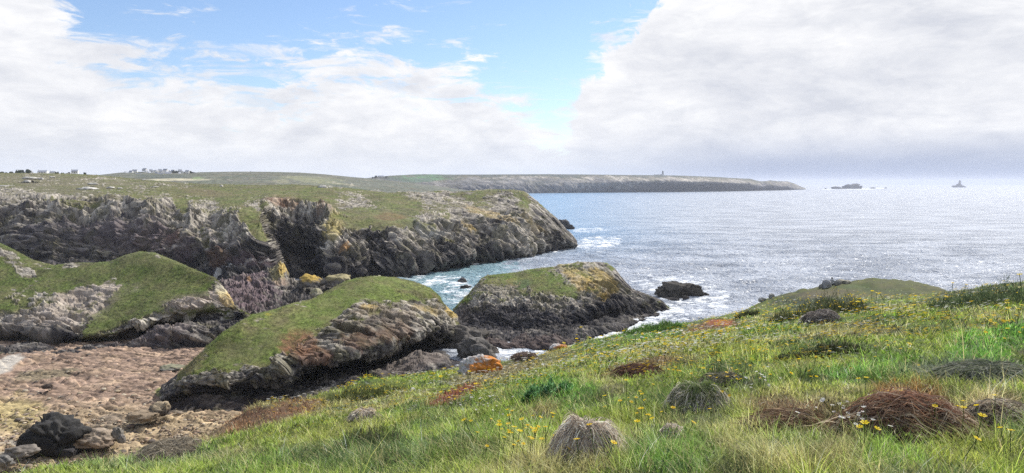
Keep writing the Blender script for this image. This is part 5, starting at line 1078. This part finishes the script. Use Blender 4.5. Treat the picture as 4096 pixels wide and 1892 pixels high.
vil = [(555, 706, 24), (579, 684.5, 18), (586, 691, 12), (604, 688, 12), (612, 694, 18), (619, 689, 9), (627, 699, 12), (628, 689, 11), (641, 688, 14), (646, 695, 13), (643, 706, 20), (662, 687, 20), (668, 694, 11), (672, 701, 22), (679, 690, 9), (683, 697, 9), (692, 690, 13), (718, 699, 11), (720, 689, 14), (731, 693, 9), (749, 692, 14), (750, 700, 7), (597, 697, 12), (634, 701, 12), (655, 699, 10), (540, 690, 18), (525, 694, 16), (505, 697, 14)]
vl = {0: 'lowest left house of the hill village, long with white front', 1: 'topmost left house of the hill village with broad slate roof', 10: 'house with bright white gable at the lowest middle of the hill village', 11: 'large slate roofed house on top of the village hill', 13: 'long white house on the lower right of the hill village', 17: 'white gabled house standing apart right of the hill village trees', 18: 'grey house on the skyline at the right of the hill village', 20: 'last grey roofed house at the right end of the hill village'}
for i, (u, v, w_) in enumerate(vil):
    house(u, v, w_, 2130 - (v-688)*9, vl.get(i, 'small white house in the packed middle of the hill village' if i < 25 else 'pale low building at the left end of the hill village'), 'houses of the hill village', rz=[.2, -.3, 1.2, .5, -.9][i % 5], hfac=1.15)
def tree(u, vb, wpx, hpx, Yd, label, seed, group=None, cat='tree', name='tree', col=(.05, .07, .05)):
    p = w_from(u, vb, Yd); R = wpx*Yd/F/2; H = hpx*Yd/F; t = empty(name, p-np.array([0, 0, 1.]))
    H += 1
    rg = np.random.default_rng(seed); n = 900
    lob = rg.normal(size=(6, 3))*.4; ci = rg.integers(0, 6, n); d = rg.normal(size=(n, 3)); d /= np.linalg.norm(d, axis=1)[:, None]
    q = lob[ci]+d*(.55*rg.random((n, 1))**.4); q[:, 2] = np.abs(q[:, 2]); q = q/np.abs(q).max(0)*np.array([R, R, H*.85]); q[:, 2] += H*.15
    a = rg.normal(size=(n, 3)); b2 = rg.normal(size=(n, 3)); s = max(R, H)*.11
    V = np.stack([q+a*s*.6, q+b2*s*.6, q-a*s*.5, q-b2*s*.5], 1).reshape(-1, 3); V[:, 2] = np.maximum(V[:, 2], 0)
    c = np.repeat(np.array(col)*rg.uniform(.6, 1.5, (n, 1)), 4, 0)
    link('crown', np_mesh('crown', V, [np.arange(n*4).reshape(-1, 4)], c, False), M_TREE, t)
    tr = []
    for k in range(7): a_ = k*2*PI/7; tr += [(math.cos(a_)*R*.08, math.sin(a_)*R*.08, 0), (math.cos(a_)*R*.04, math.sin(a_)*R*.04, H*.6)]
    pymesh('trunk', [(tr, [(2*k, 2*((k+1) % 7), 2*((k+1) % 7)+1, 2*k+1) for k in range(7)])], M_STONE, t)
    return tag(t, label, cat, group)
tree(80, 694, 44, 15, 975, 'left one of the two wind shaped trees on the left skyline', 1)
tree(118, 694, 46, 15.5, 975, 'right one of the two wind shaped trees on the left skyline', 2)
tree(12, 694, 34, 7, 975, 'low bush at the far left end of the skyline', 3, cat='bush', name='bush')
tree(45, 694, 26, 7, 975, 'low grey bush left of the two skyline trees', 4, cat='bush', name='bush')
tree(227, 694, 16, 7, 975, 'round bush beside the low whitewashed house', 5, cat='bush', name='bush')
tree(270, 695, 16, 6, 975, 'bush left of the lone steep roofed house', 6, cat='bush', name='bush')
tree(340, 696, 12, 7, 975, 'small rounded bush right of the lone steep roofed house', 7, cat='bush', name='bush')
tree(252, 695, 14, 5, 975, 'small bush between the whitewashed house and the lone house', 8, cat='bush', name='bush')
for i, (u, v, w_, h_) in enumerate([(572, 700, 22, 12), (563, 697, 14, 10), (700, 697, 26, 14), (712, 695, 22, 12), (736, 698, 26, 12), (760, 696, 24, 12), (690, 703, 16, 8), (602, 704, 16, 7), (660, 706, 14, 6), (634, 710, 16, 5), (773, 696, 18, 8)]):
    tree(u, v, w_, h_, 2105, ['dark tree between the lower left houses of the hill village', 'dark tree behind the lower left houses of the hill village', 'broad dark tree on the right side of the hill village', 'dark tree behind the broad one on the right of the hill village', 'dark tree left of the last grey roofed village house', 'dark tree at the right end of the hill village', 'bush below the broad dark tree of the hill village', 'bush under the middle left houses of the hill village', 'bush under the middle right houses of the hill village', 'bush at the bottom of the hill village', 'low tree trailing off right of the hill village'][i], 20+i, col=(.045, .06, .05), group='trees of the hill village')
tree(1504, 711, 12, 9, 3340, 'round tree left of the white farmhouse on the saddle', 40); tree(1492, 713, 12, 6, 3340, 'low bush further left of the white farmhouse', 41, cat='bush', name='bush'); tree(1545, 709, 14, 4, 3340, 'low hedge right of the white farmhouse', 42, cat='bush', name='bush')
def ring(r0, z0, r1, z1, n=12, cx=0, cy=0):
    V = []
    for k in range(n): a = k*2*PI/n+PI/n; V += [(cx+math.cos(a)*r0, cy+math.sin(a)*r0, z0), (cx+math.cos(a)*r1, cy+math.sin(a)*r1, z1)]
    f = [(2*k, 2*((k+1) % n), 2*((k+1) % n)+1, 2*k+1) for k in range(n)]+[tuple(2*k+1 for k in range(n))]
    return V, f
# semaphore on the cape
Yd = 4150; p = w_from(2650, 700.5, Yd); k = Yd/F
t = empty('signal_station', p); tag(t, 'signal station with stepped grey tower and mast on the crest of the long cape', 'signal station')
pymesh('building', [box(-18*k, 0, 1.2*k, 30*k, 10*k, 3.2*k), box(-2*k, 0, 1.8*k, 14*k, 9*k, 4.0*k)], M_WHITE, t)
tw = pymesh('tower', [ring(3.6*k, 2.5*k, 3.2*k, 7*k, 8, 1*k), ring(3.0*k, 7*k, 2.6*k, 13*k, 8, 1*k), ring(3.2*k, 13*k, 3.0*k, 14.2*k, 8, 1*k), ring(2.4*k, 14.2*k, 1.6*k, 17*k, 8, 1*k)], M_STONE, t)
pymesh('lookout_window', [ring(3.25*k, 13.2*k, 3.2*k, 13.9*k, 8, 1*k)], M_GLASS, tw)
pymesh('mast', [ring(.35*k, 17*k, .15*k, 23.5*k, 6, 1*k), box(1*k, 0, 20*k, 2.4*k, .3*k, .3*k)], M_METAL, t)
for u_, lb in ((2626.5, 'small hut left of the signal station on the cape'), (2737, 'small dark hut right of the signal station on the cape'), (1003, 'tiny square ruin on the skyline of the brown hill')):
    Yh = 4150 if u_ > 2000 else 2200; kk = Yh/F; q_ = w_from(u_, 702.5 if u_ > 2000 else 688, Yh)
    if u_ > 2700: q_ = w_from(u_, 705, Yh)
    t = empty('hut', q_); tag(t, lb, 'hut')
    pymesh('wall', [box(0, 0, 1.1*kk, 2.6*kk, 2.4*kk, 2.6*kk)], M_STONE, t); pymesh('roof', [ring(2.0*kk, 2.4*kk, .3*kk, 3.6*kk, 4)], M_SLATE, t)
# lighthouse on its rock
Yd = 46*F/(749.5-HOR); p = w_atz(3834, 749.5, 0); k = p[1]/F
rock('skerry', (p[0], p[1], 0), (46*k, 22*k, 8*k), cf((.10, .10, .10)), 'conical skerry carrying the far lighthouse', 'rock', None, 4, 97)
rock('skerry', (p[0]+1*k, p[1]+1, 4*k), (22*k, 14*k, 9*k), cf((.10, .10, .10)), 'steep upper block under the far lighthouse tower', 'rock', None, 4, 98)
t = empty('lighthouse', (p[0]+4*k, p[1], 8*k)); tag(t, 'far lighthouse with thick grey tower on a skerry at the right horizon', 'lighthouse')
pymesh('tower', [ring(5.2*k, 0, 4.2*k, 14*k, 8)], M_STONE, t); pymesh('gallery', [ring(5.0*k, 14*k, 5.2*k, 16*k, 8)], M_STONE, t)
ln = pymesh('lantern', [ring(3.0*k, 16*k, 3.0*k, 19*k, 8)], M_GLASS, t); pymesh('dome', [ring(3.2*k, 19*k, .5*k, 21.5*k, 8)], M_SLATE, ln)

# ------------------------------------------------------------------ people
M_SKIN = plain_mat('skin', (.55, .36, .27), .6, .05, 3); M_DARKCLOTH = plain_mat('dark_cloth', (.03, .03, .04), .9, .2, 6); M_GREY = plain_mat('grey_jacket', (.34, .34, .35), .9, .12, 6)
M_LIGHT = plain_mat('pale_hood', (.75, .75, .74), .9, .05, 6); M_HAIR = plain_mat('dark_hair', (.012, .011, .012), .8, .2, 9); M_BLUE = plain_mat('blue_cloth', (.05, .09, .2), .9, .15, 6); M_RED = plain_mat('wine_cloth', (.2, .05, .04), .9, .15, 6)
def skin(name, verts, edges, radii, mat, parent):
    me = bpy.data.meshes.new(name); me.from_pydata(verts, edges, []); o = link(name, me, mat, parent)
    md = o.modifiers.new('skin', 'SKIN'); sv = me.skin_vertices[0] if me.skin_vertices else None
    if sv is None:
        me.skin_vertices if False else None
    for i, r in enumerate(radii):
        s = me.skin_vertices[0].data[i]; s.radius = (r, r) if not isinstance(r, tuple) else r; s.use_root = (i == 0)
    ss = o.modifiers.new('subsurf', 'SUBSURF'); ss.levels = 1; ss.render_levels = 1
    return o
def joints(seated):
    if seated:   # facing +Y (the sea), knees drawn up
        return dict(pel=(0, 0, .12), wai=(0, .0, .32), che=(0, .06, .52), nek=(0, .09, .66), hed=(0, .12, .80), top=(0, .12, .88),
            sL=(-.17, .07, .58), eL=(-.30, .16, .36), hL=(-.22, .38, .40), sR=(.17, .07, .58), eR=(.30, .16, .36), hR=(.22, .38, .40),
            kL=(-.14, .42, .42), fL=(-.14, .62, .06), tL=(-.14, .76, .03), kR=(.14, .42, .42), fR=(.14, .62, .06), tR=(.14, .76, .03), pL=(-.09, .02, .12), pR=(.09, .02, .12))
    return dict(pel=(0, 0, .92), wai=(0, 0, 1.08), che=(0, 0, 1.30), nek=(0, .01, 1.48), hed=(0, .02, 1.62), top=(0, .02, 1.70),
        sL=(-.18, 0, 1.40), eL=(-.25, -.02, 1.12), hL=(-.24, .06, .88), sR=(.18, 0, 1.40), eR=(.25, -.02, 1.12), hR=(.24, .06, .88),
        kL=(-.11, .08, .50), fL=(-.11, .10, .08), tL=(-.11, .26, .04), kR=(.11, -.02, .50), fR=(.11, -.14, .08), tR=(.11, .0, .04), pL=(-.09, 0, .90), pR=(.09, 0, .90))
def person(p, rz, label, seated=False, top_m=None, leg_m=None, hood=False, pack=False):
    t = empty('person', p, rz); J = joints(seated)
    def sk(name, names, pairs, rad, mat):
        ix = {n_: i for i, n_ in enumerate(names)}; return skin(name, [J[n_] for n_ in names], [(ix[a], ix[b_]) for a, b_ in pairs], rad, mat, t)
    nm = ['pel', 'wai', 'che', 'nek', 'hed', 'top', 'sL', 'eL', 'hL', 'sR', 'eR', 'hR', 'pL', 'kL', 'fL', 'tL', 'pR', 'kR', 'fR', 'tR']
    sk('body', nm, [('pel', 'wai'), ('wai', 'che'), ('che', 'nek'), ('nek', 'hed'), ('hed', 'top'), ('che', 'sL'), ('sL', 'eL'), ('eL', 'hL'), ('che', 'sR'), ('sR', 'eR'), ('eR', 'hR'), ('pel', 'pL'), ('pL', 'kL'), ('kL', 'fL'), ('fL', 'tL'), ('pel', 'pR'), ('pR', 'kR'), ('kR', 'fR'), ('fR', 'tR')],
       [.13, .115, .13, .05, .095, .07, .06, .042, .032, .06, .042, .032, .085, .058, .04, .035, .085, .058, .04, .035], M_SKIN)
    sk('jacket', ['wai', 'pel', 'che', 'nek', 'sL', 'eL', 'hL', 'sR', 'eR', 'hR'], [('wai', 'pel'), ('wai', 'che'), ('che', 'nek'), ('che', 'sL'), ('sL', 'eL'), ('eL', 'hL'), ('che', 'sR'), ('sR', 'eR'), ('eR', 'hR')],
       [.16, .17, .17, .075, .09, .065, .045, .09, .065, .045], top_m or M_DARKCLOTH)
    sk('trousers', ['pel', 'pL', 'kL', 'fL', 'pR', 'kR', 'fR'], [('pel', 'pL'), ('pL', 'kL'), ('kL', 'fL'), ('pel', 'pR'), ('pR', 'kR'), ('kR', 'fR')], [.145, .10, .075, .06, .10, .075, .06], leg_m or M_DARKCLOTH)
    h = J['hed']; V, Fc = ico(3); V = V.copy(); k_ = V[:, 2] > -.25 if False else (V[:, 2]-V[:, 1]*.9 > -.1)
    V2 = V*np.array([.108, .118, .12])+np.array([h[0], h[1]-.005, h[2]+.03]); fk = Fc[k_[Fc].all(1)]
    link('hair', np_mesh('hair', V2, [fk]), M_HAIR, t)
    if hood:
        V3 = V*np.array([.13, .12, .075])+np.array([h[0], h[1]-.04, h[2]-.10]); link('hood', np_mesh('hood', V3, [Fc]), M_LIGHT, t)
    return tag(t, label, 'person')
p = w_slope(3328, 1141); person((p[0], p[1], p[2]), -.25, 'person in grey jacket with white hood and black cap seated on the far knoll', True, M_GREY, M_DARKCLOTH, True)
def hp(u, v): 
    """ground of the headland under a photo pixel, by ray from the camera"""
    bpy.context.view_layer.update()
    d_ = (w_from(u, v, 100.)-np.array([0, 0, CAMZ])); d_ = Vector(d_/np.linalg.norm(d_))
    hit, loc, nrm, fi = headland.ray_cast(Vector((0, 0, CAMZ)), d_, distance=3000)
    return np.array(loc) if hit else w_from(u, v, 540)
person(hp(580, 741), .3, 'walker in dark clothes on the plateau path, left of two', False, M_DARKCLOTH)
person(hp(636, 741), -.4, 'walker in dark clothes on the plateau path, right of two', False, M_DARKCLOTH)
ppl = [(1993, 770, 'person in dark blue standing on the headland crest, left of the group', M_BLUE), (2006, 770, 'person in white top and dark trousers on the headland crest', M_LIGHT), (2042, 771, 'person in wine red clothes on the headland crest', M_RED), (2073, 773, 'person in black standing nearest the headland tip', M_DARKCLOTH)]
for u, v, lb, mt in ppl: person(hp(u, v), random.uniform(0, 6), lb, False, mt)
# gull
t = empty('seagull', w_from(775.5, 538, 330), .5); tag(t, 'single seagull gliding in the sky left of the middle', 'bird')
V, Fc = ico(3); V = V.copy(); tp = (1-.55*np.abs(V[:, 1])**1.6); V2 = V*np.array([.075, .28, .07]); V2[:, 0] *= tp; V2[:, 2] *= tp
link('body', np_mesh('body', V2, [Fc]), M_STONE, t)
for s in (-1, 1):
    a_ = [(s*.04, .12, .02), (s*.30, .15, .13), (s*.68, .02, .06), (s*.70, -.02, .06), (s*.32, 0, .12), (s*.04, -.10, .02)]
    pymesh('wing', [(a_+[(x_, y_, z_-.015) for x_, y_, z_ in a_], [(0, 1, 4, 5), (1, 2, 3, 4), (6, 11, 10, 7), (7, 10, 9, 8), (0, 6, 7, 1), (1, 7, 8, 2), (4, 3, 9, 10), (5, 4, 10, 11)])], M_STONE, t)

# ------------------------------------------------------------------ sea air
hzm, b = new_mat('sea_haze')
pv = b.n('ShaderNodeVolumePrincipled'); pv.inputs['Color'].default_value = (.86, .90, 1, 1); pv.inputs['Density'].default_value = .000055; pv.inputs['Anisotropy'].default_value = 0
o_ = b.n('ShaderNodeOutputMaterial'); b.l(pv.outputs[0], o_.inputs['Volume'])
haze = pymesh('haze', [box(0, 0, 100, 70000, 70000, 230)], hzm); haze.location = (0, 0, 0); tag(haze, kind='stuff')
# box spans z -15 .. 215
